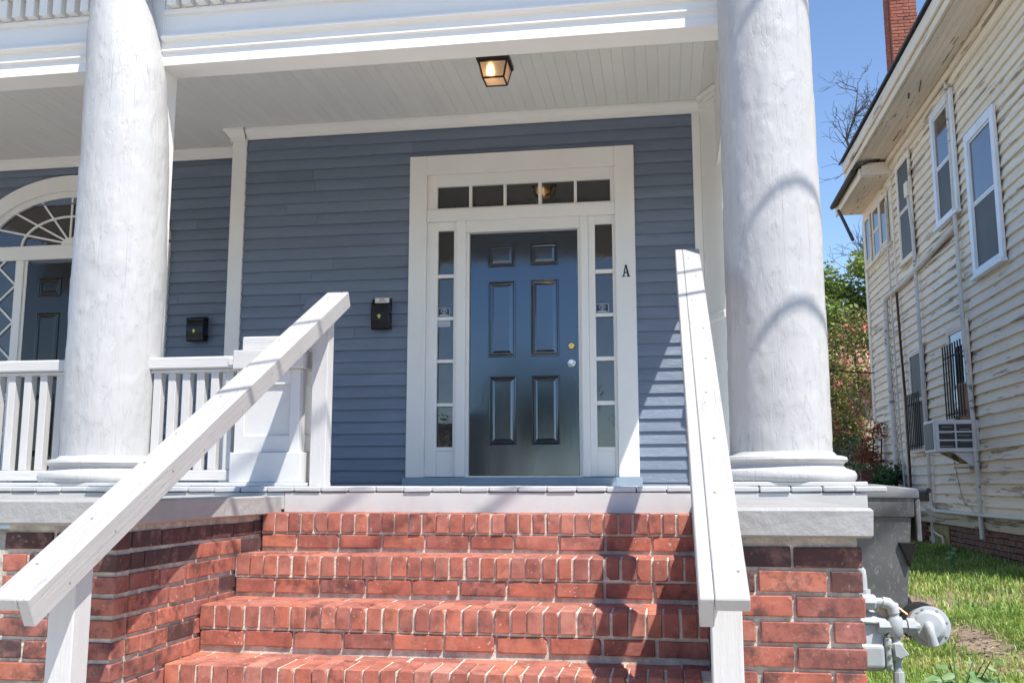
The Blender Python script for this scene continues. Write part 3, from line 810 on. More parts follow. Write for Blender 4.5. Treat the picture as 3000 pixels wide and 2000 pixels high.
MB().lathe([(.034, 0), (.033, .006), (.022, .010), (.013, .014), (.012, .03), (.020, .036), (.027, .046), (.027, .056), (.02, .064), (.001, .066)], (q[0], YD, q[2]), (0, -1, 0), 28).build('door_knob', NICKEL, dr, smooth=40)

# ================================================================== second entrance in the recess: fanlight, door
YR = .43
def P(px, py, y=YR): return onY(px, py, y)
dL = P(72, 900)[0]; dTop = P(150, 771)[2]
dR = dL+.86
s2 = MB()
ax = (dL+dR)/2+.0; 
ox0 = dL-.62; ox1 = dR+.62                      # whole surround, with sidelights
ax = (ox0+ox1)/2
zspr = P(100, 728)[2]                            # spring line of the fan
bar = bx('second_surround', TRIM, H, ox0+.12, ox1-.12, YR-.025, YR+.02, dTop+.035, zspr+.02, .003)
sp0 = bar
bx('jamb_post', TRIM, sp0, dL-.115, dL-.03, YR-.02, YR+.02, -.05, dTop+.034, .003)
bx('jamb_post', TRIM, sp0, dR+.03, dR+.115, YR-.02, YR+.02, -.05, dTop+.034, .003)
bx('jamb_stop', TRIM, sp0, dL-.0295, dL, YR-.002, YR+.02, -.05, dTop+.034, .002)
bx('jamb_stop', TRIM, sp0, dR, dR+.0295, YR-.002, YR+.02, -.05, dTop+.034, .002)
bx('casing', TRIM, sp0, ox0, ox0+.119, YR-.03, YR+.02, -.05, zspr, .003)
bx('casing', TRIM, sp0, ox1-.119, ox1, YR-.03, YR+.02, -.05, zspr, .003)
for a, b in ((ox0+.1195, dL-.1155), (dR+.1155, ox1-.1195)):
    bx('sidelight_pane', GLASS, sp0, a, b, YR+.012, YR+.016, .3, dTop+.03, 0)
    for t in (0, 1):
        for k in range(5):
            z = .4+k*.36; m = MB()
            p0 = np.array((a, YR+.004, z if t else z+.36)); p1 = np.array((b, YR+.004, z+.36 if t else z)); dd = (p1-p0)/2
            nn = np.array((-dd[2], 0, dd[0])); nn = nn/np.linalg.norm(nn)*.009
            m.obox((p0+p1)/2, dd, (0, .006, 0), nn); m.build('lattice_bar', TRIM, sp0)
# elliptical arch band
def ell(a, b, t): return (ax+a*math.cos(t), zspr+b*math.sin(t))
topz = P(225, 521)[2]
Ax = (ox1-ox0)/2; Bz = topz-zspr-.005
def band(name, a0, b0, a1, b1, y0, y1, mat, par, n=48, t0=0, t1=math.pi):
    V = []; F = []
    for i in range(n+1):
        t = t0+(t1-t0)*i/n
        for (a, b) in ((a0, b0), (a1, b1)):
            for y in (y0, y1): V.append((ax+a*math.cos(t), y, zspr+.021+b*math.sin(t)))
    for i in range(n):
        q = i*4
        F += [(q, q+4, q+6, q+2), (q+1, q+3, q+7, q+5), (q, q+1, q+5, q+4), (q+2, q+6, q+7, q+3)]
    m = MB(); m.add(V, F); return m.build(name, mat, par, smooth=40)
band('arch_casing', Ax, Bz, Ax-.13, Bz-.13, YR-.032, YR+.02, TRIM, sp0)
band('arch_molding', Ax-.131, Bz-.131, Ax-.155, Bz-.155, YR-.04, YR+.02, TRIM, sp0)
band('fan_frame', Ax-.156, Bz-.156, Ax-.215, Bz-.215, YR-.012, YR+.02, TRIM, sp0)
ga, gb = Ax-.216, Bz-.216
nS = 8
for i in range(nS):
    t0, t1 = math.pi*i/nS, math.pi*(i+1)/nS
    V = [(ax, YR+.014, zspr+.0215)]+[(ax+ga*math.cos(t0+(t1-t0)*k/6), YR+.014, zspr+.0215+gb*math.sin(t0+(t1-t0)*k/6)) for k in range(7)]
    m = MB(); m.add(V, [tuple(range(8))]); m.build('fan_pane', GLASS, sp0)
for i in range(1, nS):
    t = math.pi*i/nS; p0 = np.array((ax+.05*math.cos(t), YR+.004, zspr+.022+.05*math.sin(t))); p1 = np.array((ax+ga*math.cos(t), YR+.004, zspr+.022+gb*math.sin(t)))
    dd = (p1-p0)/2; nn = np.array((-dd[2], 0, dd[0])); nn = nn/np.linalg.norm(nn)*.009
    m = MB(); m.obox((p0+p1)/2, dd, (0, .008, 0), nn); m.build('fan_muntin', TRIM, sp0)
band('fan_arc', ga*.62, gb*.62, ga*.62-.02, gb*.62-.02, YR-.006, YR+.012, TRIM, sp0)
band('fan_hub', .085, .07, .0, .0, YR-.008, YR+.012, TRIM, sp0)
d2 = bx('second_door', DOORC, H, dL, dR, YR+.003, YR+.04, -.02, dTop, .002, label='black panelled door under the arched fanlight, far left')
wd = dR-dL
for (u0, u1, v0, v1) in ((.155, .435, 1.72, 1.90), (.565, .845, 1.72, 1.90), (.155, .435, .92, 1.56), (.565, .845, .92, 1.56), (.155, .435, .2, .78), (.565, .845, .2, .78)):
    ring_panel('door_panel', DOORC, d2, dL+wd*u0, dL+wd*u1, v0, v1, YR+.0026)

# ================================================================== lamp under the porch ceiling
lc = (.455, -1.16); zl = 3.147
p1 = onY(1475.5, 224, -1.44)
hw_t, hw_b = .102, .075
LZ = p1[2]
lcx = p1[0]-hw_b; lcy = -1.44+hw_b
LM = empty('ceiling_lamp', (lcx, lcy, 3.087), 'lit square lantern with amber glass under the porch ceiling', 'lamp')
bx('canopy', BRONZE, LM, lcx-.118, lcx+.118, lcy-.118, lcy+.118, LZ+.121, LZ+.158, .003)
bx('stem', BRONZE, LM, lcx-.06, lcx+.06, lcy-.06, lcy+.06, LZ+.1585, 3.0880, .002)
zt_, zb_ = LZ+.1205, LZ
def lc4(h, z): return [np.array((lcx+sx*h, lcy+sy*h, z)) for sx, sy in ((-1, -1), (1, -1), (1, 1), (-1, 1))]
T4, B4 = lc4(hw_t, zt_), lc4(hw_b, zb_)
fr = MB()
for k in range(4):
    fr.tube([T4[k], B4[k]], .0075, 6); fr.tube([B4[k], B4[(k+1) % 4]], .007, 6); fr.tube([T4[k]-np.array((0, 0, .006)), T4[(k+1) % 4]-np.array((0, 0, .006))], .008, 6)
fr.build('lamp_frame', BRONZE, LM)
for k in range(4):
    a, b, c_, d_ = T4[k], T4[(k+1) % 4], B4[(k+1) % 4], B4[k]; m = MB(); nrm = np.cross(b-a, d_-a); nrm = nrm/np.linalg.norm(nrm)*.0015
    m.add([a-nrm, b-nrm, c_-nrm, d_-nrm, a+nrm, b+nrm, c_+nrm, d_+nrm], [(0, 1, 2, 3), (7, 6, 5, 4), (0, 4, 5, 1), (1, 5, 6, 2), (2, 6, 7, 3), (3, 7, 4, 0)]); m.build('lamp_pane', FROST, LM)
bx('lamp_pane', FROST, LM, lcx-hw_b, lcx+hw_b, lcy-hw_b, lcy+hw_b, zb_-.001, zb_+.002, 0)
MB().lathe([(.010, .056), (.014, .036), (.024, .014), (.027, -.002), (.024, -.016), (.014, -.025), (.001, -.028)], (lcx-.028, lcy-.035, LZ+.062), n=20).build('bulb', BULB, LM, smooth=True)

# ================================================================== mailboxes
def fleur(par, cx, y, cz, h):
    m = MB(); s = h/16.0
    def blob(pts): m.add([(cx+a*s, y, cz+b*s) for a, b in pts]+[(cx+a*s, y-.003, cz+b*s) for a, b in pts],
                         [tuple(range(len(pts))), tuple(range(2*len(pts)-1, len(pts)-1, -1))]+[(i, (i+1) % len(pts), (i+1) % len(pts)+len(pts), i+len(pts)) for i in range(len(pts))])
    blob([(0, 8.5), (2, 5), (1.8, 2), (.9, -1), (-.9, -1), (-1.8, 2), (-2, 5)])
    for q in (1, -1):
        blob([(1.2*q, -1), (1.8*q, 2), (3.4*q, 4.2), (5.6*q, 3.6), (6, .8) if q > 0 else (-6, .8), (4.4*q, .2), (4.2*q, 1.8), (3.0*q, .4)])
        blob([(.8*q, -2.4), (3*q, -3.4), (3.2*q, -5.4), (1.6*q, -4.4)])
    blob([(-3, -1), (3, -1), (3, -2.4), (-3, -2.4)]); blob([(-1, -2.4), (1, -2.4), (1.2, -5), (0, -7.5), (-1.2, -5)])
    return m.build('fleur_emblem', GOLD, par)
def mailbox(x0, x1, zb, zt, yw, dep, label, lid_open):
    mb = empty('mailbox', ((x0+x1)/2, yw, zb), label, 'mailbox', 'black wall mailboxes beside the doors')
    zs = zt-(zt-zb)*.17
    y0 = yw-dep
    # body: gently bowed front, sides rising to the wall
    n = 10; pr = [(yw, zb+.012), (yw, zb+.006), (y0+.012, zb), (y0-.004, zb+.012)]
    for i in range(n+1):
        t = i/n; pr.append((y0-.010*math.sin(math.pi*t)-.002, zb+.02+(zs-zb-.02)*t))
    pr += [(y0+.003, zs), (yw, zs+.004)]
    MB().prism(pr, 0, x0, x1).build('mailbox_body', BLACK, mb, bevel=.002)
    if lid_open:
        for a_, b_ in ((x0, x0+.004), (x1-.004, x1)):
            MB().prism([(yw, zs+.005), (y0+.004, zs+.001), (y0+.030, zs+.022), (y0+.034, zt-.004), (yw, zt)], 0, a_, b_).build('side_cheek', BLACK, mb, bevel=.001)
    else:
        m = MB(); m.prism([(yw, zt), (yw-.03, zt), (y0+.004, zt-.012), (y0-.012, zs+.012), (y0-.013, zs-.004), (y0-.009, zs-.004), (y0+.004, zs+.006), (yw, zt-.008)], 0, x0-.004, x1+.004)
        m.build('mailbox_lid', BLACK, mb, bevel=.002)
    bx('back_plate', BLACK, mb, x0-.002, x1+.002, yw-.001, yw+.004, zb+.01, zt+.008, .001)
    fleur(mb, (x0+x1)/2-.004, y0-.0125, zb+(zt-zb)*.40, (zt-zb)*.17)
    return mb, y0, zs
yb_ = -.004; dpt = .085
a = onY(1087, 930, yb_-dpt); b = onY(1139, 930, yb_-dpt)
zt = onY(1113, 872, yb_-dpt)[2]; zb = onY(1113, 964, yb_-dpt)[2]
mb1, ym, zs1 = mailbox(a[0], b[0], zb, zt, yb_, dpt, 'black mailbox with newspaper sticking out, beside the front door', True)
npx = empty('newspaper', ((a[0]+b[0])/2, ym+.03, zs1), 'folded newspaper poking out of the open mailbox', 'newspaper')
m = MB(); m.obox(((a[0]+b[0])/2+.012, ym+.018, zs1+.012), ((b[0]-a[0])/2-.016, 0, 0), (0, .006, .004), (0, -.004, .034)); m.build('folded_pages', PAPER, npx, bevel=.002)
for k, (u, wv, mt) in enumerate(((.026, .022, INK), (.012, .032, REDINK))):
    m = MB(); m.obox(((a[0]+b[0])/2+.012+.006*k, ym+.0108-u*.115-.0005, zs1+.0085+u), (wv, 0, 0), (0, .0004, 0), (0, -.0003, .0026)); m.build('headline_print', mt, npx)
yb_ = YR-.012
a = onY(546.6, 960, yb_-dpt); b = onY(595.5, 960, yb_-dpt)
zt = onY(571, 926, yb_-dpt)[2]; zb = onY(571, 999, yb_-dpt)[2]
mailbox(a[0], b[0], zb, zt, yb_, dpt, 'closed black mailbox on the recessed wall beside the left column', False)

# ================================================================== letter A, plaque, window stickers
def text_obj(name, body, h, loc, mat, parent=None, depth=.004, **k):
    cu = bpy.data.curves.new(name, 'FONT'); cu.body = body; cu.size = h/.72; cu.extrude = depth/2; cu.align_x = 'CENTER'; cu.resolution_u = 3
    t = bpy.data.objects.new('tmp_text', cu); COL.objects.link(t)
    bpy.context.view_layer.update(); dg = bpy.context.evaluated_depsgraph_get()
    me = bpy.data.meshes.new_from_object(t.evaluated_get(dg)); bpy.data.objects.remove(t)
    me.transform(Matrix.Rotation(R(90), 4, 'X')); me.name = name; me.materials.clear(); me.materials.append(mat)
    o = link_mesh(name, me, loc, parent, **k); return o
# slab-serif A built from strokes
q0 = onY(1821.8, 810.8, -.025); q1 = onY(1845.6, 775.5, -.025)
ah = q1[2]-q0[2]; aw = (q1[0]-q0[0]); acx = (q0[0]+q1[0])/2; az = q0[2]
A = MB(); ya, yb2 = -.0295, -.0242
def stroke(pts): A.add([(acx+u*aw, ya, az+v*ah) for u, v in pts]+[(acx+u*aw, yb2, az+v*ah) for u, v in pts], [tuple(range(len(pts))), tuple(range(2*len(pts)-1, len(pts)-1, -1))]+[(i, (i+1) % len(pts), (i+1) % len(pts)+len(pts), i+len(pts)) for i in range(len(pts))])
stroke([(-.34, .05), (-.22, .05), (.03, 1), (-.09, 1)]); stroke([(-.07, 1), (.10, 1), (.40, .05), (.20, .05)])
stroke([(-.19, .30), (.24, .30), (.21, .38), (-.17, .38)])
stroke([(-.5, 0), (-.08, 0), (-.08, .055), (-.5, .055)]); stroke([(.08, 0), (.5, 0), (.5, .055), (.08, .055)])
A.build('house_letter', BLACK, label='black slab serif letter A fixed to the right door casing', cat='letter')
# oval plaque half hidden by the handrail
pc_ = onY(932, 902, 0); m = MB(); n = 40; V = []
for i in range(n):
    t = 2*math.pi*i/n; rr2 = 1+.06*math.cos(8*t); V.append((pc_[0]+.125*rr2*math.cos(t), pc_[2]+.10*rr2*math.sin(t)))
m.prism(V, 1, -.024, -.004)
pq = m.build('house_plaque', SIDING, bevel=0, label='scalloped oval plaque painted blue like the siding, behind the left handrail', cat='plaque')
m = MB(); V2 = [(pc_[0]+(a-pc_[0])*.82, pc_[2]+(b-pc_[2])*.82) for a, b in V]; m.prism(V2, 1, -.036, -.0241); m.build('plaque_rim', SIDING, pq)
def sticker_diamond(px0, px1, py0, py1, label):
    p0 = onY(px0, py1, .050); p1 = onY(px1, py0, .050); cx, cz = (p0[0]+p1[0])/2, (p0[2]+p1[2])/2; W, Hh = p1[0]-p0[0], p1[2]-p0[2]
    o = MB().box(p0[0], p1[0], .0498, .0508, p0[2], p1[2]).build('window_sticker', STWHITE, label=label, cat='sticker', group='alarm stickers on the sidelights')
    b_ = bx('sticker_field', STNAVY, o, p0[0]+.004, p1[0]-.004, .0493, .0497, p0[2]+.004, p1[2]-.004, 0)
    def ln(pts, nm='diamond_mark'):
        m = MB()
        for (a0, c0), (a1, c1) in zip(pts[:-1], pts[1:]):
            d_ = np.array((a1-a0, 0, c1-c0)); L = np.linalg.norm(d_); nn = np.array((-d_[2], 0, d_[0]))/L*.0016
            m.obox((cx+(a0+a1)/2, .0490, cz+(c0+c1)/2), d_/2, (0, .0002, 0), nn)
        m.build(nm, STWHITE, b_)
    w2, h2 = W*.27, Hh*.28
    ln([(-w2, h2*.5), (-w2*.6, h2), (w2*.6, h2), (w2, h2*.5), (0, -h2), (-w2, h2*.5)])
    ln([(-.2*w2, h2*.5), (.3*w2, h2*.5), (.3*w2, -.1*h2), (0, -.3*h2), (-.25*w2, 0)])
    for zz in (-.34, -.42): ln([(-W*.34, Hh*zz), (W*.34, Hh*zz)], 'sticker_lettering')
    text_obj('sticker_lettering', 'Connected By', .0046, (cx, .0489, cz+Hh*.36), STWHITE, b_, .0002)
sticker_diamond(1283, 1318.4, 902, 926, 'navy diamond alarm sticker in the left sidelight')
sticker_diamond(1745.6, 1783, 889.6, 915, 'navy diamond alarm sticker in the right sidelight')
p0 = onY(1283.6, 957.5, .05); p1 = onY(1319.4, 939, .05)
o = MB().box(p0[0], p1[0], .0498, .0508, p0[2], p1[2]).build('window_sticker', STWHITE, label='grey CONNOR sticker below the navy one in the left sidelight', cat='sticker')
bx('sticker_field', STGREY, o, p0[0]+.003, p1[0]-.003, .0493, .0497, p0[2]+.003, p1[2]-.003, 0)
text_obj('sticker_lettering', 'CONNOR', .017, ((p0[0]+p1[0])/2, .0490, (p0[2]+p1[2])/2-.002), STWHITE, o, .0002)
# ================================================================== the neighbour: cream peeling clapboard house
XN = 5.8; NY0, NY1 = 2.0, 12.36
def yx(px, py, x=XN): q = onX(px, py, x); return q[1], q[2]
NB = empty('clapboard_house', (XN, NY0, ZG), 'tall cream house with peeling clapboards, barred windows and brick chimney', 'house')
nw = MB().box(XN+.03, 14, NY0, NY1, -.62, 6.3).build('house_wall', PEEL, NB)
EXN = .148; z = -.50; rows_n = 0
while z < 5.76:
    zt = z+EXN+.02; zb = z
    segs = [(NY0, 9.93), (9.99, NY1-.05)]
    if z < -.45: segs = [(NY0, NY1-.05)]
    for (ya, yb) in segs:
        if ya > 9 and z > 4.2: continue
        w1 = random.uniform(-.003, .003)
        prf_ = [(XN-.040+w1, zb), (XN+.01, zb-.002), (XN+.012, zt), (XN+.002, zt)]
        # boards butt at a random joint so the run is not one perfect plank
        jt = random.uniform(ya+1.5, yb-1.0) if yb-ya > 4 else None
        for (c0, c1) in ([(ya, jt-.002), (jt+.002, yb)] if jt else [(ya, yb)]):
            m = MB(); n = 7
            for i in range(n):           # slight sag along the board
                pass
            V = []; nn_ = 6
            for i in range(nn_+1):
                y = c0+(c1-c0)*i/nn_; dz_ = .006*math.sin(y*1.3+z*7)+random.uniform(-.002, .002)
                V += [(a, y, b+dz_) for a, b in prf_]
            F = [(0, 1, 2, 3), tuple(nn_*4+k for k in (3, 2, 1, 0))]
            for i in range(nn_):
                for k in range(4): F.append((i*4+k, (i+1)*4+k, (i+1)*4+(k+1) % 4, i*4+(k+1) % 4))
            m.add(V, F); m.build('siding_board', PEEL, nw)
    z += EXN
bx('corner_board', PEELT, NB, XN-.052, XN+.05, NY1-.05, NY1+.03, -.62, 5.6, .004)
bx('corner_board', PEELT, NB, XN-.050, XN+.02, 9.93, 9.99, -.45, 5.75, .004)
bx('frieze_board', PEELT, NB, XN-.05, XN+.02, NY0, 9.93, 5.60, 5.80, .004)
bx('frieze_board', PEELT, NB, XN-.05, XN+.02, 9.99, NY1+.03, 5.30, 5.52, .004)
bx('crown_strip', PEELT, NB, XN-.105, XN-.051, NY0, 9.98, 5.70, 5.80, .012)
# soffit boards, fascia, gutter edge, roof
sf = MB().box(5.22, XN-.03, NY0-.4, 11.05, 5.815, 5.84).build('soffit', SOFF, NB)
for k in range(6):
    xa = 5.235+k*.094
    MB().box(xa, xa+.091, NY0-.4, 11.04, 5.803+.002*k, 5.8145).build('soffit_board', SOFF, sf, bevel=.002)
bx('fascia_board', PEELT, NB, 5.175, 5.2195, NY0-.4, 11.06, 5.79, 6.02, .006)
bx('fascia_trim', PEELT, NB, 5.13, 5.174, NY0-.4, 11.0, 5.90, 6.10, .010)
MB().prism([(5.08, 6.105), (5.08, 6.14), (10.2, 9.72), (10.2, 9.60)], 1, NY0-.45, 11.1).build('roof', SHING, NB)
m = MB(); m.obox((5.48, 6.6, 5.801), (.008, .01, 0), (.04, .22, 0), (0, 0, .004)); m.build('soffit_gap', FIN, sf)
m = MB(); m.obox((5.40, 6.95, 5.800), (.012, 0, 0), (.02, .10, 0), (0, 0, .004)); m.build('soffit_gap', FIN, sf)
MB().prism([(XN+.03, 6.0), (14, 6.0), (10, 9.6), (8, 8.0)], 1, NY0, NY0+.1).build('gable', PEEL, NB)
# sun room eave
sfz = 5.50
bx('sunroom_soffit', SOFF, NB, 5.27, XN-.031, 9.98, 12.55, sfz, sfz+.03, .003)
bx('sunroom_fascia', PEELT, NB, 5.235, 5.269, 9.98, 12.56, sfz-.03, sfz+.17, .004)
bx('sunroom_end_board', SOFF, NB, 5.27, XN+.5, 9.94, 9.979, sfz+.02, sfz+.26, .006)
MB().prism([(5.17, sfz+.172), (5.17, sfz+.20), (6.4, sfz+.62), (6.4, sfz+.56)], 1, 9.9, 12.7).build('sunroom_roof', SHING, NB)
bx('sunroom_wall', PEELT, NB, XN+.031, 9.5, NY1+.0305, 12.9, -.6, 5.48, 0)
a = onX(2457, 618, 5.14); b = onX(2498, 702, 5.14)
m = MB(); m.tube([(5.14, a[1], a[2]), (5.14, (a[1]+b[1])/2, (a[2]+b[2])/2+.01), (5.14, b[1], b[2])], .035, 6); m.build('hanging_gutter', SHING, NB)
m = MB(); m.tube([(5.15, 10.1, sfz+.16), (5.15, 12.4, sfz+.14)], .05, 8); m.build('gutter', SHING, NB, smooth=40)
# brick foundation pillars and sill board
bx('sill_board', PEELS, NB, XN-.045, XN+.05, NY0, NY1+.03, -.665, -.50, .006)
bx('foundation_core', MORTARD, NB, XN+.06, XN+.2, NY0, NY1, ZG-.2, -.666, 0)
for k in range(6):
    z = -.705-.078*k; y = 4.0+(.105 if k % 2 else 0)
    while y < 10.6:
        if not (8.55 < y < 9.05): brick(NB, (XN+.035, y+.1, z), (.09, .2, .062), BRICKF)
        y += .213
vp = bx('vent_panel', simple('mossy_yellow_board', (.23, .19, .075), .85, 0, .3, 20, .35), NB, XN-.03, XN-.002, 7.72, 8.55, -1.09, -.69, .004)
MB().tube([(XN-.06, 8.4, -.80), (XN-.07, 8.2, -.83), (XN-.07, 7.95, -.85), (XN-.07, 7.9, -.88), (XN-.07, 7.9, -1.15)], .02, 8).build('water_pipe', CREAMP, NB, smooth=50)

def sash_window(y0, y1, z0, z1, name, frame, glass_lo, glass_hi, fw=.11, proud=.03, meet=None, sill=True, lines=0):
    """window on the x = XN wall, seen from the -x side; y0 < y1"""
    x = XN-.052
    wn = MB().box(x-proud, x+.01, y0, y0+fw, z0, z1).box(x-proud, x+.01, y1-fw, y1, z0, z1)
    wn.box(x-proud-.001, x+.01, y0+fw, y1-fw, z1-fw, z1).box(x-proud-.001, x+.01, y0+fw, y1-fw, z0, z0+fw*.6)
    o = wn.build(name, frame, NB, bevel=.004)
    a0, a1, b0, b1 = y0+fw, y1-fw, z0+fw*.6, z1-fw
    meet = meet if meet is not None else (b0+b1)/2
    s = .028
    for lo, hi, gm, dx in ((b0, meet, glass_lo, .004), (meet, b1, glass_hi, -.004)):
        m = MB().box(x-.012+dx, x+.008, a0, a0+s, lo, hi).box(x-.012+dx, x+.008, a1-s, a1, lo, hi).box(x-.0115+dx, x+.008, a0+s, a1-s, lo, lo+s).box(x-.0115+dx, x+.008, a0+s, a1-s, hi-s, hi)
        m.build('sash', frame, o)
        bx('pane', gm, o, x-.002, x+.004, a0+s-.004, a1-s+.004, lo+s-.004, hi-s+.004, 0)
    if sill: bx('window_sill', frame, o, x-proud-.035, x+.01, y0-.03, y1+.03, z0-.045, z0-.001, .005)
    return o
# upper windows (white replacement units) and dark ones
sash_window(4.40, 5.58, 2.66, 4.62, 'window', VINYL, SCREEN, GLASSN, .13, .035)
sash_window(6.02, 7.12, 3.74, 5.52, 'window', VINYL, SCREEN, GLASSN, .13, .035)
sash_window(8.50, 9.46, 3.70, 5.50, 'window', PEELT, SCREEN, SCREEN, .09, .02)
# sun room windows
for (a, b, hi) in ((11.78, 12.24, 0), (10.93, 11.50, 1), (10.28, 10.85, 0)):
    sash_window(a-.03, b+.03, 4.30, 5.30, 'sunroom_window', PEELT, GLASSN, GLASSN, .05, .02, meet=4.82 if hi else 4.34+.001+.056, sill=False)
bx('sunroom_sill', PEELT, NB, XN-.085, XN+.02, 9.995, NY1+.02, 4.235, 4.295, .005)
bx('sunroom_panel', PEELT, NB, XN-.03, XN+.029, 9.991, NY1-.052, 4.20, 5.3, 0)
# barred lower windows
wg = sash_window(8.42, 9.36, .50, 2.16, 'window', PEELT, SCREEN, SCREEN, .07, .02)
wh = sash_window(6.05, 7.06, .46, 2.20, 'window', PEELT, GLASSN, GLASSN, .09, .02)
def bars(par, y0, y1, z0, z1, n):
    x = XN-.14; g_ = MB()
    rl0 = MB().box(x-.006, x+.006, y0-.05, y1+.05, z0+.05, z0+.075).box(x-.006, x+.006, y0-.05, y1+.05, z1-.19, z1-.165).build('bar_rail', IRON, par)
    b0 = None
    for k in range(n):
        y = y0+(y1-y0)*k/(n-1)
        if b0 is None: b0 = MB().tube([(x-.012, y, z0), (x-.012, y, z1)], .011, 6).build('window_bar', IRON, par); yy = y
        else: o = bpy.data.objects.new('window_bar', b0.data); COL.objects.link(o); _place(o, ORG[b0]+Vector((0, y-yy, 0)), par)
bars(wg, 8.50, 9.30, .50, 1.42, 8); bars(wh, 6.12, 6.98, .86, 1.92, 8)
bx('plywood_infill', PLY, wh, XN-.078, XN-.068, 6.15, 6.60, .80, 1.32, .002)
# pipes and conduits on the wall
def pipe(name, pts, r, mat, n=8): return MB().tube([(XN-.085 if len(p) == 2 else p[2], p[0], p[1]) for p in pts], r, n).build(name, mat, NB, smooth=45)
pipe('downpipe', [(6.14, 5.62), (6.17, 3.6), (6.14, 1.9), (6.0, .8), (5.97, -.78)], .032, PIPEW)
pipe('conduit', [(6.22, 5.78), (6.20, 5.3), (6.19, 3.0), (6.07, .9)], .016, PIPEW)
pipe('drain_pipe', [(6.2, 3.54), (7.4, 3.47), (9.1, 3.37), (10.55, 3.36), (10.68, 3.33), (10.72, 3.2), (10.74, 2.5), (10.55, -.05)], .045, PIPEW, 10)
pipe('conduit', [(8.62, 4.70), (8.47, 4.1), (8.42, 2.2), (8.44, 1.3), (8.38, .4), (8.40, -.30), (8.36, -.42), (8.2, -.47), (5.5, -.47), (3.0, -.46)], .03, PIPEW)
bx('meter_box', PEELT, NB, XN-.125, XN-.03, 8.52, 8.72, 4.70, 4.95, .006)
pipe('rusty_pipe', [(9.80, 3.30), (9.72, 2.2), (9.62, 1.4), (9.62, 0), (9.66, -.75), (9.3, -.8)], .022, RUST)
pipe('conduit', [(10.25, 5.1), (10.22, 3.0), (10.15, 1.0), (10.05, -.35)], .018, PIPEW)
m = MB(); pts = [(XN-.05, 7.3-.9*t, -.45+1.1*(1-t)**2*.9+.05*math.sin(9*t)) for t in np.linspace(0, 1, 14)]; m.tube(pts, .006, 5).build('loose_wire', PEELS, NB)
m = MB(); pts = [(XN-.06, 9.9-5.6*t, -.52+.02*math.sin(14*t)-.05*math.sin(math.pi*t)) for t in np.linspace(0, 1, 30)]; m.tube(pts, .008, 5).build('loose_wire', PEELS, NB)
# chimney
CH = MB().box(5.96, 6.40, 9.99, 10.46, 6.3, 9.62).build('chimney', MORTAR, NB)
k = 0; z = 6.95
while z < 9.6:
    w_ = .012 if z < 9.22 else .045
    cz_ = BRICKC if z < 9.2 or z > 9.35 else BRICKF
    offs = [0, .213, .44] if k % 2 == 0 else [0, .104, .32, .44]
    for i in range(len(offs)-1):
        a, b = offs[i]+(.005 if i else -w_), offs[i+1]-(.005 if i < len(offs)-2 else -w_)
        brick(CH, (5.96+(a+b)/2, 9.99-w_/2+.04, z), (round(b-a, 2), .1+w_, .055), cz_)
    offs = [.10, .31, .47] if k % 2 == 0 else [.10, .21, .42, .47]
    for i in range(len(offs)-1):
        a, b = offs[i]+.005, offs[i+1]-.005
        if b-a > .03: brick(CH, (5.96-w_/2+.04, 9.99+(a+b)/2, z), (.1+w_, round(b-a, 2), .055), cz_)
    z += .0655; k += 1

# ================================================================== window air conditioner
ac0 = onY(2741, 1275, 6.0); XA = ac0[0]
zt = onY(2800, 1229, 6.0)[2]; zb = onY(2800, 1323, 6.0)[2]
AC = empty('air_conditioner', ((XA+XN)/2, 6.25, zb), 'white window air conditioner jutting from the cream house below a barred window', 'air conditioner')
bx('shell', ACW, AC, XA, XN-.02, 6.0, 6.52, zb, zt, .012, seg=2)
cw = (XN-.02-XA)
for i in range(2):
    for j in range(3):
        x0 = XA+.045+i*(cw*.40); z0 = zb+.055+j*((zt-zb-.09)/3)
        lv = bx('louvre', FIN, AC, x0, x0+cw*.36, 5.994, 5.9995, z0, z0+(zt-zb-.09)/3-.022, .002)
        for t in range(3):
            zz = z0+.02+t*.03; bx('louvre_fin', ACW, lv, x0+.01+.03*((i+t) % 2), x0+cw*.30, 5.988, 5.9935, zz, zz+.004, 0) if (i+j+t) % 3 == 0 else None
bx('condenser_frame', ACW, AC, XA-.02, XA-.001, 6.0, 6.52, zb, zt, .006)
bx('condenser_grille', FIN, AC, XA-.026, XA-.0205, 6.04, 6.48, zb+.035, zt-.035, .002)
MB().prism([(XN-.03, zb-.002), (XA+.22, zb-.002), (XN-.12, zb-.19), (XN-.03, zb-.19)], 1, 6.05, 6.09).build('bracket', ACW, AC, bevel=.003)
MB().prism([(XN-.03, zb-.002), (XA+.15, zb-.002), (XN-.15, zb-.15), (XN-.03, zb-.15)], 1, 6.40, 6.44).build('bracket', PEELS, AC, bevel=.003)
bx('bracket_board', PEELS, AC, XN-.24, XN-.03, 6.02, 6.5, zb-.215, zb-.191, .003)

# ================================================================== wheeled bin beside the porch
BN = empty('wheeled_bin', (3.0, -.4, ZG), 'scuffed grey wheeled rubbish bin beyond the right column', 'rubbish bin')
bt0, bt1, zb_, zt_ = 2.60, 3.265, ZG+.06, -.165
V = []; F = []
lv_ = [(.0, .075, .05), (.12, .07, .045), (.55, .035, .02), (.86, .008, .004), (.861, -.012, -.012), (1.0, -.016, -.016)]
for t, ix, iy in lv_:
    z = zb_+(zt_-zb_)*t
    for (x, y) in ((bt0+ix, -.78+iy), (bt1-ix*.9, -.78+iy), (bt1-ix*.9, -.12-iy), (bt0+ix, -.12-iy)): V.append((x, y, z))
for i in range(len(lv_)-1):
    for k in range(4): F.append((i*4+k, i*4+(k+1) % 4, (i+1)*4+(k+1) % 4, (i+1)*4+k))
F.append((3, 2, 1, 0))
m = MB(); m.add(V, F); m.build('bin_body', BIN, BN, bevel=.010, seg=2, smooth=35)
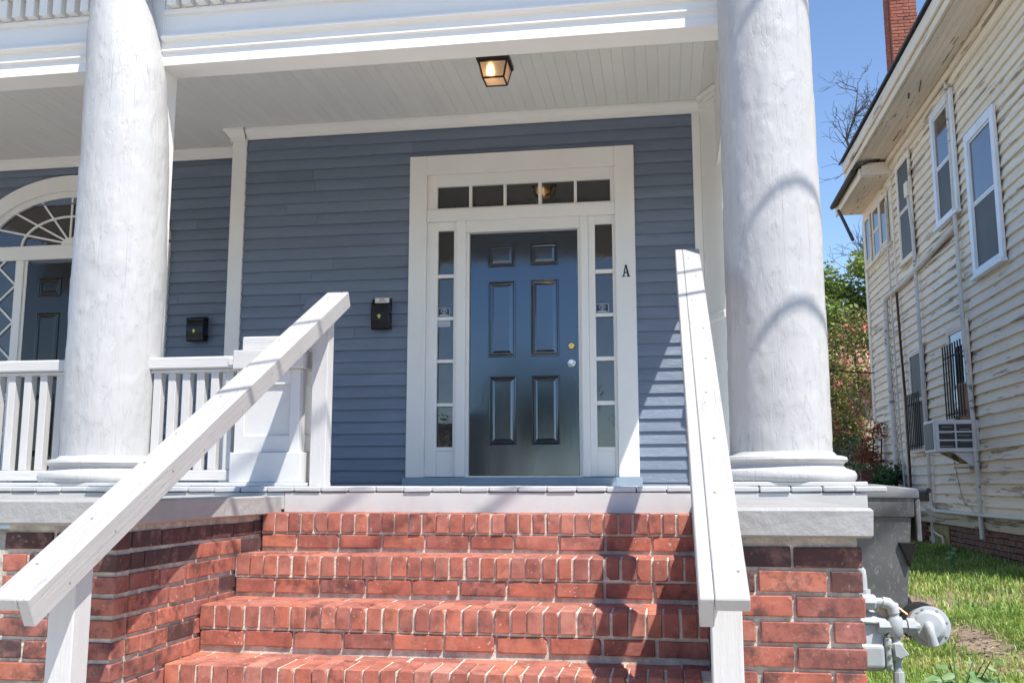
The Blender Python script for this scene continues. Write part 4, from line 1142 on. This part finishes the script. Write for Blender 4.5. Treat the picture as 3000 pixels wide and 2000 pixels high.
MB().prism([(bt0-.03, zt_+.002), (bt0-.03, zt_+.045), (bt0+.1, zt_+.095), (bt1-.25, zt_+.10), (bt1+.01, zt_+.072), (bt1+.045, zt_+.06), (bt1+.045, zt_+.002)], 1, -.81, -.09).build('lid', BINL, BN, bevel=.012, seg=2, smooth=35)
MB().box(bt1+.016, bt1+.05, -.80, -.10, zt_-.29, zt_-.001).build('rear_flange', BIN, BN, bevel=.01, seg=2)
MB().prism([(bt1-.105, zt_-.292), (bt1+.02, zt_-.292), (bt1-.035, zt_-.46)], 1, -.788, -.70).build('dark_gusset_recess', BLACK, BN, bevel=.006)  # solid black wedge stands in for the shade of the gusset recess
m = MB(); m.tube([(bt1+.13, -.72, zt_+.055), (bt1+.13, -.18, zt_+.055)], .018, 10)
m.build('handle', BLACK, BN, smooth=40)
for y in (-.70, -.2): bx('handle_arm', BLACK, BN, bt1+.0, bt1+.135, y-.012, y+.012, zt_-.02, zt_+.05, .004)
for y in (-.83, -.10):
    wh_ = MB().lathe([(.05, 0), (.10, -.002), (.128, .004), (.134, .02), (.134, .035), (.128, .05), (.10, .055), (.05, .053)], (bt1-.0, y, ZG+.14), (0, 1, 0), 28).build('wheel', TYRE, BN, smooth=35)
    MB().lathe([(.012, -.006), (.095, -.0025), (.095, .002), (.012, .004)], (bt1, y, ZG+.14), (0, 1, 0), 24).build('hub', BINL, wh_, smooth=30)

# ================================================================== gas meter
YM = -2.9
def G(px, py, y=YM): return onY(px, py, y)
GM = empty('gas_meter', tuple(G(2580, 1990)), 'grey gas meter with round regulator and pipes beside the right cheek wall', 'gas meter')
c0 = G(2500, 1965); c1 = G(2590, 1822)
mb_ = MB().box(c0[0], c1[0], YM, YM+.2, c0[2], c1[2]).build('meter_body', METER, GM, bevel=.02, seg=3, smooth=40)
bx('meter_front', METER, mb_, c0[0]-.01, c1[0]-.012, YM-.05, YM-.001, c0[2]+.02, c0[2]+.13, .018, seg=3)
bx('meter_flange', METER, mb_, c1[0]-.004, c1[0]+.026, YM-.03, YM+.22, c0[2]+.01, c1[2]-.07, .01, seg=2)
for k in range(4): MB().lathe([(.008, 0), (.008, .006)], (c1[0]+.012, YM-.0305, c0[2]+.035+k*.045), (0, -1, 0), 6).build('bolt', NICKEL, mb_)
cm = ((c0[0]+c1[0])/2+.012, YM+.08)
MB().lathe([(.105, 0), (.108, .008), (.10, .02), (.07, .035), (.045, .045), (.03, .05)], (cm[0], cm[1], c1[2]-.004), n=28).build('meter_cap', METER, GM, smooth=40)
MB().lathe([(.03, 0), (.03, .02), (.024, .022), (.024, .05)], (cm[0], cm[1], c1[2]+.04), n=6).build('union_nut', METER, GM)
e0 = G(2528, 1762); el = G(2600, 1762); dn = G(2619, 1800)
rp = .0215
zc = e0[2]
MB().tube([(cm[0], cm[1], c1[2]+.085), (cm[0], cm[1]-.02, zc)], .022, 12).build('inlet_pipe', METER, GM, smooth=50)
xv = dn[0]; yv = YM
MB().lathe([(.034, -.03), (.036, -.01), (.036, .02), (.030, .03)], (cm[0], YM, zc), (1, 0, 0), 8).build('union_nut', METER, GM)
arc = [(cm[0]-.06, YM, zc), (xv-.05, YM, zc), (xv-.025, YM, zc-.004), (xv-.006, YM, zc-.022), (xv, YM, zc-.05)]
MB().tube(arc[:2], rp, 14).build('header_pipe', METER, GM, smooth=50)
MB().tube(arc[1:], .027, 14).build('elbow', METER, GM, smooth=50)
zv = G(2625, 1834)[2]
MB().tube([(xv, YM, zc-.045), (xv, YM, zv)], rp, 14).build('riser', METER, GM, smooth=50)
MB().lathe([(.028, -.045), (.036, -.03), (.038, 0), (.036, .03), (.028, .045)], (xv+.004, YM, zv), n=16).build('regulator_body', METER, GM, smooth=40)
MB().lathe([(.036, -.08), (.036, -.045), (.030, -.045), (.030, .05), (.040, .05), (.040, .085)], (xv+.006, YM, zv), (1, 0, 0), 8).build('union_nut', METER, GM)
rg = G(2723, 1834); rax = (-.28, -.92, .16)
RG = MB().lathe([(.02, -.05), (.06, -.03), (.088, -.012), (.093, -.008), (.093, .004), (.088, .006), (.074, .008), (.070, .022), (.058, .034), (.03, .039), (.001, .040)], (rg[0], rg[1], rg[2]), rax, 40).build('regulator_disc', METER, GM, smooth=30)
axv = Vector(rax).normalized(); a_ = axv.orthogonal().normalized(); b_ = axv.cross(a_)
for k in range(8):
    pq_ = Vector(rg)+(a_*math.cos(k*math.pi/4+.3)+b_*math.sin(k*math.pi/4+.3))*.082
    MB().lathe([(.006, 0), (.006, .012)], tuple(pq_), rax, 6).build('bolt', METER, RG)
fr_ = Vector(rg)+axv*.035
MB().tube([fr_, fr_+axv*.03, fr_+axv*.042+Vector((.004, 0, -.012)), fr_+axv*.046+Vector((.012, 0, -.05)), fr_+axv*.04+Vector((.018, 0, -.085))], [.020, .022, .021, .020, .024], 14).build('vent_elbow', METER, RG, smooth=50)
MB().tube([(xv+.08, YM, zv), tuple(rg)], .028, 12).build('regulator_neck', METER, GM, smooth=50)
zk_ = G(2630, 1905)[2]
MB().tube([(xv+.004, YM, zv-.04), (xv+.004, YM, ZG-.05)], .019, 12).build('service_riser', METER, GM, smooth=50)
for dz_ in (.0,): MB().lathe([(.026, -.04), (.031, -.03), (.031, .03), (.026, .04)], (xv+.004, YM, zk_), n=10).build('shutoff_valve', METER, GM)
m = MB(); m.prism([(xv-.018, zk_+.04), (xv+.012, zk_+.04), (xv+.052, zk_-.012), (xv+.01, zk_-.03), (xv-.012, zk_-.02)], 1, YM-.042, YM-.034); m.build('valve_lever', METER, GM, bevel=.003)
MB().lathe([(.027, -.035), (.027, .035)], (xv+.005, YM, zk_-.13), n=10).build('coupling', METER, GM)
s0 = G(2536, 1700); MB().tube([(s0[0]-.06, YM+.05, s0[2]+.07), (s0[0]-.03, YM+.05, s0[2]+.065), (s0[0]-.008, YM+.05, s0[2]+.04), (s0[0]-.005, YM+.05, s0[2]), (s0[0]-.005, YM+.05, zc)], .021, 12).build('house_pipe', METER, GM, smooth=50)
MB().lathe([(.034, -.012), (.034, .012)], (s0[0]-.005, YM+.05, G(2536, 1735)[2]), n=6).build('union_nut', METER, GM)
MB().tube([(xv+.02, YM+.06, zc-.02), (xv+.07, YM+.04, zc-.06), (rg[0]-.03, rg[1]+.01, rg[2]+.06)], .005, 6).build('copper_tube', COPPER, GM)
bx('tag', CREAMP, GM, cm[0]+.05, cm[0]+.14, YM+.03, YM+.06, c1[2]+.01, c1[2]+.085, .004)
# ================================================================== vegetation
from mathutils import noise as mnoise
def leaf_cloud(centers, radii, count, size, flat=.55, aspect=.5, seed=0, squash=1.0, tint_lo=0, tint_hi=1):
    """leaf quads gathered round clump centres"""
    r_ = np.random.default_rng(seed); centers = np.asarray(centers, float); radii = np.asarray(radii, float)
    ci = r_.choice(len(centers), count, p=radii**2/np.sum(radii**2))
    d = r_.normal(size=(count, 3)); d /= np.linalg.norm(d, axis=1)[:, None]
    rad = radii[ci]*r_.random(count)**.45
    p = centers[ci]+d*rad[:, None]*np.array((1, 1, squash))
    a = r_.normal(size=(count, 3)); a[:, 2] *= flat; a /= np.linalg.norm(a, axis=1)[:, None]
    n = r_.normal(size=(count, 3)); n[:, 2] += .6; b = np.cross(a, n); b /= np.linalg.norm(b, axis=1)[:, None]
    s = size*(.55+.9*r_.random(count))[:, None]
    V = np.empty((count, 4, 3)); V[:, 0] = p-a*s; V[:, 1] = p+b*s*aspect; V[:, 2] = p+a*s; V[:, 3] = p-b*s*aspect
    cl = r_.random(len(centers)); t = np.clip(tint_lo+(tint_hi-tint_lo)*(.55*cl[ci]+.45*r_.random(count)), 0, 1)
    F = np.arange(count*4).reshape(-1, 4)
    return V.reshape(-1, 3), F, np.repeat(t, 4)
def merge(*parts):
    Vs, Fs, Ts, o = [], [], [], 0
    for V, F, T in parts: Vs.append(V); Fs.append(F+o); Ts.append(T); o += len(V)
    return np.concatenate(Vs), np.concatenate(Fs), np.concatenate(Ts)
def grow(m, p, d, L, r, depth, rr, spread=.6, up=.15, tips=None, minr=.004, wob=.25, kids=(2, 3)):
    p = Vector(p); d = Vector(d).normalized(); pts = [p.copy()]; rs = [r]; n = 5
    for i in range(n):
        d = (d+Vector([rr.uniform(-wob, wob) for _ in range(3)])+Vector((0, 0, up*.4))).normalized()
        p = p+d*L/n; pts.append(p.copy()); rs.append(max(minr, r*(1-.42*(i+1)/n)))
    m.tube(pts, rs, 6 if r > .03 else 4)
    if tips is not None: tips.append(p.copy())
    if depth <= 0: return
    for k in range(rr.randint(*kids)):
        i = rr.randint(2, n); b = pts[i]
        dd = (d+Vector([rr.uniform(-spread, spread)*1.6 for _ in range(3)])+Vector((0, 0, up))).normalized()
        grow(m, b, dd, L*rr.uniform(.55, .8), rs[i]*.68, depth-1, rr, spread, up, tips, minr, wob, kids)
# leafy tree behind
def loc_at(px, py, dy): q = onY(px, py, CAM[1]+dy); return Vector(q)
T = empty('leafy_tree', (8.3, 22, ZG), 'yellow green leafy tree behind the pink flowering bush', 'tree')
rr0 = random.Random(3); m = MB(); tips = []
m.tube([(8.3, 22, ZG-.2), (8.2, 22, 1.2), (8.0, 21.9, 2.7)], [.26, .2, .17], 10)
for d_ in ((-.9, -.1, .45), (-.6, .2, .8), (.2, -.2, 1), (.6, .1, .8), (-1, -.3, .2), (-.3, -.4, .9)):
    grow(m, (8.0, 21.9, 2.6+rr0.uniform(-.5, .2)), d_, 2.4, .10, 3, rr0, .55, .12, tips, .008, .22)
m.build('trunk', BARK, T, smooth=60)
cen = np.array([tuple(t) for t in tips]); cen = cen[(cen[:, 2] < 6.7)]
V, F, t = leaf_cloud(cen, np.full(len(cen), .42)+rng.random(len(cen))*.25, 24000, .07, seed=5, squash=.75)
np_mesh('crown', V-np.array(ORG[T]), F, LEAFA, T, t)
# pink flowering bush
B1 = empty('flowering_bush', (5.75, 15.6, ZG), 'olive crape myrtle bush dotted with pink blossom between the houses', 'bush')
rr1 = random.Random(8); m = MB(); tips = []
for k in range(7): grow(m, (5.65+rr1.uniform(-.35, .35), 15.6+rr1.uniform(-.2, .2), ZG-.1), (rr1.uniform(-.35, .35), rr1.uniform(-.25, .25), 1), 2.25, .035, 3, rr1, .45, .25, tips, .005, .16)
m.build('stems', TWIG, B1)
cen = np.array([tuple(q) for q in tips if q.z > .6])
V, F, t = leaf_cloud(cen, np.full(len(cen), .36), 15000, .040, seed=9, aspect=.55)
np_mesh('foliage', V-np.array(ORG[B1]), F, LEAFC, B1, t)
sel = cen[rng.random(len(cen)) < .5]+np.array((0, -.25, .05)); sel = sel[(sel[:, 2] < 3.8)]
V, F, t = leaf_cloud(sel, np.full(len(sel), .10), 1300, .028, seed=10, aspect=.9)
np_mesh('blossom', V-np.array(ORG[B1]), F, PINK, B1, t)
# dark tangled shrub in front of it
B2 = empty('tangled_shrub', (5.3, 13.9, ZG), 'dark green shrub with grey dead twigs behind the right column', 'shrub')
m = MB(); tips = []; rr2 = random.Random(12)
for k in range(16): grow(m, (5.25+rr2.uniform(-.65, .65), 13.7+rr2.uniform(-.3, .3), ZG-.1), (rr2.uniform(-.6, .6), rr2.uniform(-.6, .1), 1), 1.3, .022, 3, rr2, .8, .02, tips, .005, .4)
m.build('dead_twigs', TWIG, B2)
cen = np.array([tuple(q) for q in tips]); cen = cen[cen[:, 2] < 1.8]
V, F, t = leaf_cloud(cen, np.full(len(cen), .24), 9000, .036, seed=13, aspect=.6)
np_mesh('foliage', V-np.array(ORG[B2]), F, LEAFB, B2, t)
# ivy mound and rusty bush by the house corner
B3 = empty('ivy_mound', (5.35, 10.2, ZG), 'low mound of green ivy at the far corner of the cream house', 'ivy')
cen = np.c_[rng.uniform(4.95, 5.7, 26), rng.uniform(9.9, 10.8, 26), rng.uniform(-1.0, .15, 26)]
V, F, t = leaf_cloud(cen, np.full(26, .22), 3200, .05, seed=15, aspect=.75)
np_mesh('ivy_leaves', V-np.array(ORG[B3]), F, LEAFB, B3, t)
m = MB(); [m.tube([(x, 10.3, ZG-.05), (x+.1, 10.2, -.4), (x+.05, 10.1, .1)], .012, 5) for x in (5.05, 5.3, 5.55)]; m.build('ivy_stem', BARK, B3)
B4 = empty('rusty_bush', (5.5, 11.6, ZG), 'small bush of rusty orange leaves beside the cream house corner', 'bush')
cen = np.c_[rng.uniform(5.15, 5.75, 18), rng.uniform(11.4, 11.9, 18), rng.uniform(-.2, 1.0, 18)]
V, F, t = leaf_cloud(cen, np.full(18, .2), 1000, .034, seed=16, aspect=.6)
np_mesh('rusty_leaves', V-np.array(ORG[B4]), F, LEAFO, B4, t)
m = MB(); [m.tube([(5.45, 11.6, ZG-.05), (x, 11.6, .1), (x+.05, 11.6, .8)], .014, 5) for x in (5.3, 5.5, 5.65)]; m.build('rusty_stem', BARK, B4)
# bare tree above the roofs
BT = empty('bare_tree', (10.6, 24.5, ZG), 'bare twisted tree rising behind the cream house roof', 'tree')
m = MB(); rr3 = random.Random(21)
m.tube([(10.6, 24.5, ZG-.2), (10.6, 24.5, 4), (10.3, 24.4, 7.0), (9.6, 24.3, 8.9)], [.28, .22, .16, .13], 9)
b0 = loc_at(2502, 470, 32.1); b1 = loc_at(2480, 410, 32.1); b2 = loc_at(2505, 340, 32.1); b3 = loc_at(2512, 270, 32.1)
m.tube([(9.6, 24.3, 8.9), (8.7, 24.4, 9.9), b0, b1, b2, b3], [.12, .085, .05, .042, .03, .012], 6)
m.tube([b0, loc_at(2500, 400, 32.1), loc_at(2540, 360, 32.1)], [.045, .03, .015], 5)
for base in (b1, b2, (b0+b1)/2, (b1+b2)/2, b3, loc_at(2520, 380, 32.1), b1, b2):
    for k in range(3): grow(m, base, (rr3.uniform(-1, 1), rr3.uniform(-.5, .5), rr3.uniform(.1, 1)), .85, .016, 2, rr3, .9, .18, None, .0055, .5)
grow(m, loc_at(2510, 480, 32.1), (-1, 0, -.05), .9, .02, 2, rr3, .7, .0, None, .005, .35)
for k in range(16): grow(m, (loc_at(2550+rr3.uniform(-10, 30), 800+rr3.uniform(-20, 60), 32.1)), (rr3.uniform(-.8, .1), rr3.uniform(-.3, .3), 1), 1.0, .022, 2, rr3, .6, .15, None, .006, .45)
m.build('bare_branches', BARK, BT)
# brick pillar and pink roofed house beyond
BP = empty('brick_pillar', (4.98, 9.6, ZG), 'short brick pillar among the ivy behind the right column', 'pillar')
bx('pillar_core', MORTARD, BP, 4.90, 5.06, 9.53, 9.69, ZG, .17, 0)
for k in range(18):
    z = .14-.073*k; 
    if k % 2: brick(BP, (4.98, 9.525, z), (.20, .09, .06), BRICKF); brick(BP, (4.98, 9.69, z), (.20, .09, .06), BRICKF)
    else:
        brick(BP, (4.93, 9.61, z), (.095, .25, .06), BRICKF); brick(BP, (5.03, 9.61, z), (.095, .25, .06), BRICKF)
PH = empty('pink_roofed_house', (9, 30, ZG), 'low house with faded pink roof seen through the bushes', 'house')
bx('house_wall', STUCCO, PH, 6.6, 13, 27, 34, ZG, 3.6, 0)
MB().prism([(26.4, 3.55), (34.6, 3.55), (30.5, 6.4)], 0, 6.2, 13.4).build('roof', PINKROOF, PH)
bx('window', GLASSN, PH, 7.4, 8.4, 26.95, 26.999, .8, 2.6, .01)
m = MB(); wp = [loc_at(2400+t*160, 1080+12*t+2*math.sin(3*t), 19.0) for t in np.linspace(0, 1, 8)]; m.tube(wp, .012, 5)
m.build('cable', WIREM, label='thin black cable crossing in front of the flowering bush', cat='cable')

# grass: thousands of blades, thinner on the trodden path
def grass(name, pts_fn, count, lmin, lmax, wd, seed, label):
    r_ = np.random.default_rng(seed); P_ = []
    while len(P_) < count:
        x, y = pts_fn(r_)
        n = mnoise.noise(Vector((x*.9, y*.9, seed)))*.6+mnoise.noise(Vector((x*2.6, y*2.6, 4)))*.4
        path = math.exp(-((x-(3.62+.04*y))/.24)**2)*(.7 if y > -1.9 else .25)*(1 if y < 1.5 else .5)
        if r_.random() > .92-1.0*path+n*.9: continue
        P_.append((x, y, gz(x, y)-.006))
    P_ = np.array(P_); n = len(P_)
    L = lmin+(lmax-lmin)*r_.random(n)**1.6; az = r_.random(n)*6.283; lean = .25+.75*r_.random(n)
    d = np.c_[np.cos(az), np.sin(az), np.zeros(n)]; s = np.c_[-np.sin(az), np.cos(az), np.zeros(n)]*wd*(.6+.8*r_.random(n))[:, None]
    z = np.array((0, 0, 1.0))
    mid = P_+d*(L*lean*.35)[:, None]+z*(L*.6)[:, None]; tip = P_+d*(L*lean*.95)[:, None]+z*(L*(1-.45*lean))[:, None]
    V = np.stack([P_-s, P_+s, mid+s*.8, mid-s*.8, tip, tip+s*.05], 1)
    base = (np.arange(n)*6)[:, None]
    F = np.concatenate([base+np.array([[0, 1, 2, 3]]), base+np.array([[3, 2, 5, 4]])])
    t = np.array([.40+.6*mnoise.noise(Vector((p[0]*1.6, p[1]*1.6, 9)))+.45*(r_.random()-.5)+(.6 if r_.random() < .09 else 0) for p in P_])
    o = np_mesh(name, V.reshape(-1, 3), F, GRASS, None, np.repeat(np.clip(t, 0, 1), 6))
    o['kind'] = 'stuff'; o['label'] = label; o['category'] = 'grass'; return o
def near(r_):
    while True:
        y = -4.9+5.4*r_.random()**.8; dy = y-CAM[1]; x = CAM[0]+dy*(.10+.30*r_.random())
        if x > 2.22 and not (x < 2.5 and y > -3.15) and not (x < 3.4 and y > -.8): return x, y
def far(r_):
    while True:
        y = .3+11*r_.random(); x = 2.5+3.25*r_.random()
        if (x-CAM[0])/(y-CAM[1]) > .12: return x, y
def left(r_): return -2.2+1.35*r_.random(), -5.2+1.9*r_.random()
grass('grass', near, 42000, .03, .085, .0030, 1, 'bright sunlit lawn grass around the gas meter')
grass('grass', far, 34000, .04, .12, .0050, 2, 'shaded grass in the passage between the houses')
grass('grass', left, 5000, .06, .16, .004, 3, 'grass at the foot of the porch, bottom left corner')
# dead leaves and twigs on the trodden path
r_ = np.random.default_rng(77); n = 5200
yy_ = -2.6+7.5*r_.random(n); xx_ = 3.62+.04*yy_+r_.normal(size=n)*.38
pp = np.c_[xx_, yy_, [gz(a, b)+.004+.012*r_.random() for a, b in zip(xx_, yy_)]]
az = r_.random(n)*6.283; dv = np.c_[np.cos(az), np.sin(az), .5*(r_.random(n)-.5)]; sv = np.c_[-np.sin(az), np.cos(az), .5*(r_.random(n)-.5)]
ss = (.008+.022*r_.random(n))[:, None]; asp = (.12+.45*r_.random(n)**2)[:, None]
V = np.stack([pp-dv*ss, pp+sv*ss*asp, pp+dv*ss, pp-sv*ss*asp], 1).reshape(-1, 3)
lt = np_mesh('leaf_litter', V, np.arange(n*4).reshape(-1, 4), mat_leaf('dry_leaf_litter', (.10, .06, .035), (.27, .19, .13), (.48, .37, .27), .1, .8), None, np.repeat(r_.random(n), 4))
lt['kind'] = 'stuff'; lt['label'] = 'dry leaves and twigs scattered on the bare path'; lt['category'] = 'leaf litter'
# broadleaf weeds by the meter
def weed(name, x, y, h, n, seed, label):
    r_ = random.Random(seed); zg = gz(x, y); Wd = empty(name, (x, y, zg), label, 'weed', 'pale broadleaf weeds beside the gas meter'); st_ = MB(); parts = []
    for k in range(n):
        az = r_.random()*6.283; ln = r_.uniform(.25, .75); hh = h*r_.uniform(.55, 1)
        p0 = Vector((x+r_.uniform(-.03, .03), y+r_.uniform(-.03, .03), zg-.01)); p2 = p0+Vector((math.cos(az)*hh*ln, math.sin(az)*hh*ln*.7, hh)); p1 = (p0+p2)/2+Vector((0, 0, hh*.12))
        st_.tube([p0, p1, p2], [.004, .0035, .0025], 5)
        for j in range(r_.randint(3, 5)):
            t = .45+.55*j/4; q = p0.lerp(p1, t*2) if t < .5 else p1.lerp(p2, (t-.5)*2)
            la = az+r_.uniform(-2, 2); s = r_.uniform(.028, .045)
            dv = Vector((math.cos(la), math.sin(la), r_.uniform(-.35, .3))).normalized(); sv = dv.cross(Vector((r_.uniform(-.4, .4), r_.uniform(-1.3, -.3), .8))).normalized(); up = sv.cross(dv)
            prof = [(0, 0), (.25, .30), (.6, .42), (1.1, .36), (1.6, .18), (2.0, 0)]
            vs = []
            for u, wv in prof: vs += [q+dv*s*u+sv*s*wv+up*s*(wv*.35-.06*u*u), q+dv*s*u-up*s*.06*u*u, q+dv*s*u-sv*s*wv+up*s*(wv*.35-.06*u*u)]
            m_ = MB(); fs = []
            for i in range(len(prof)-1): fs += [(i*3, i*3+3, i*3+4, i*3+1), (i*3+1, i*3+4, i*3+5, i*3+2)]
            parts.append((np.array([tuple(v) for v in vs])-np.array((x, y, zg)), np.array(fs), np.full(len(vs), r_.random())))
    st_.build('stem', LEAFW, Wd)
    V, F, t = merge(*parts); np_mesh('leaves', V, F, LEAFW, Wd, t, smooth=True)
weed('broadleaf_weed', 2.82, -3.25, .31, 9, 1, 'tall pale broadleaf weed just below the round regulator')
weed('broadleaf_weed', 2.62, -3.55, .20, 5, 2, 'short broadleaf weed nearest the brick cheek wall')
weed('broadleaf_weed', 2.98, -3.30, .25, 6, 3, 'broadleaf weed to the right of the tallest one')
weed('broadleaf_weed', 4.9, 4.4, .30, 5, 4, 'weed growing against the cream house foundation')

# ================================================================== overhead wires (their shadows cross the column and rails)
wd_ = Vector((.89, .45, 0)).normalized(); Ls = 1.5
sd = Vector((-1.0, 1.0, -2.4))
for k, (zp, rad, lb) in enumerate(((2.52, .017, 'thickest, highest overhead wire in front of the house'), (1.43, .014, 'middle overhead wire in front of the house'), (.80, .016, 'lowest overhead wire in front of the house'))):
    p = Vector((2.30, -2.97, zp)) - sd*Ls
    pts = []
    for t in np.linspace(-17, 11, 30): pts.append(p+wd_*t+Vector((0, 0, .0015*t*t)))
    m = MB(); m.tube(pts, rad, 6); m.build('overhead_wire', WIREM, smooth=True, label=lb, cat='wire', group='overhead wires')
# ================================================================== across the street (mirrored in the door and panes)
def street_house(x, y, w_, d_, h, roof, wall, label):
    E_ = empty('street_house', (x, y, ZG), label, 'house', 'houses across the street')
    bx('house_wall', wall, E_, x-w_/2, x+w_/2, y-d_/2, y+d_/2, ZG, ZG+h, 0)
    MB().add([(x-w_/2-.5, y-d_/2-.5, ZG+h), (x+w_/2+.5, y-d_/2-.5, ZG+h), (x+w_/2+.5, y+d_/2+.5, ZG+h), (x-w_/2-.5, y+d_/2+.5, ZG+h), (x-w_/4, y, ZG+h+1.5), (x+w_/4, y, ZG+h+1.5)],
             [(0, 1, 5, 4), (1, 2, 5), (2, 3, 4, 5), (3, 0, 4), (3, 2, 1, 0)]).build('roof', roof, E_)
    for k in range(3):
        xx = x-w_/2+w_*(k+.5)/3; bx('window', GLASSN, E_, xx-.5, xx+.5, y+d_/2+.001, y+d_/2+.05, ZG+1, ZG+2.6, .01)
street_house(6, -30, 11, 8, 3.4, TILE, STUCCO, 'stucco house with red tile roof across the street')
street_house(-12, -31, 10, 8, 3.0, SHING, PEELT, 'pale house with dark roof across the street, left')
street_house(22, -31, 10, 8, 3.2, SHING, STUCCO, 'stucco house with dark roof across the street, right')
for k, (x, y, h) in enumerate(((-3.2, -24, 5.2), (-17, -25, 7.0), (15, -26, 6.5))):
    E_ = empty('street_tree', (x, y, ZG), ('small', 'tall', 'broad')[k]+' street tree across the road, mirrored in the panes', 'tree', 'trees across the street')
    m = MB(); rk = random.Random(40+k); tips = []; m.tube([(x, y, ZG-.2), (x, y, ZG+h*.4)], [.2, .14], 8)
    for q in range(6): grow(m, (x, y, ZG+h*.35), (rk.uniform(-1, 1), rk.uniform(-1, 1), 1), h*.33, .08, 2, rk, .7, .1, tips, .01)
    m.build('trunk', BARK, E_); cen = np.array([tuple(t) for t in tips])
    V, F, t = leaf_cloud(cen, np.full(len(cen), .5), 6000, .09, seed=50+k); np_mesh('crown', V-np.array(ORG[E_]), F, LEAFA, E_, t)

# ================================================================== trees closing the view behind the back yards
for k, (x, y, h) in enumerate(((3.0, 40, 6.0), (-3.5, 44, 7.0), (9.5, 46, 7.5), (-11, 42, 6.5))):
    E_ = empty('backyard_tree', (x, y, ZG), ('round', 'taller', 'dense', 'lowest')[k]+' green tree far behind the houses', 'tree', 'trees far behind the houses')
    m = MB(); rk = random.Random(60+k); tips = []; m.tube([(x, y, ZG-.2), (x, y, ZG+h*.35)], [.25, .18], 8)
    for q in range(8): grow(m, (x, y, ZG+h*rk.uniform(.1, .32)), (rk.uniform(-1, 1), rk.uniform(-1, 1), .7), h*.34, .09, 2, rk, .8, .08, tips, .012)
    m.build('trunk', BARK, E_); cen = np.array([tuple(t) for t in tips])
    V, F, t = leaf_cloud(cen, np.full(len(cen), .75), 7000, .13, seed=70+k); np_mesh('crown', V-np.array(ORG[E_]), F, LEAFB, E_, t)
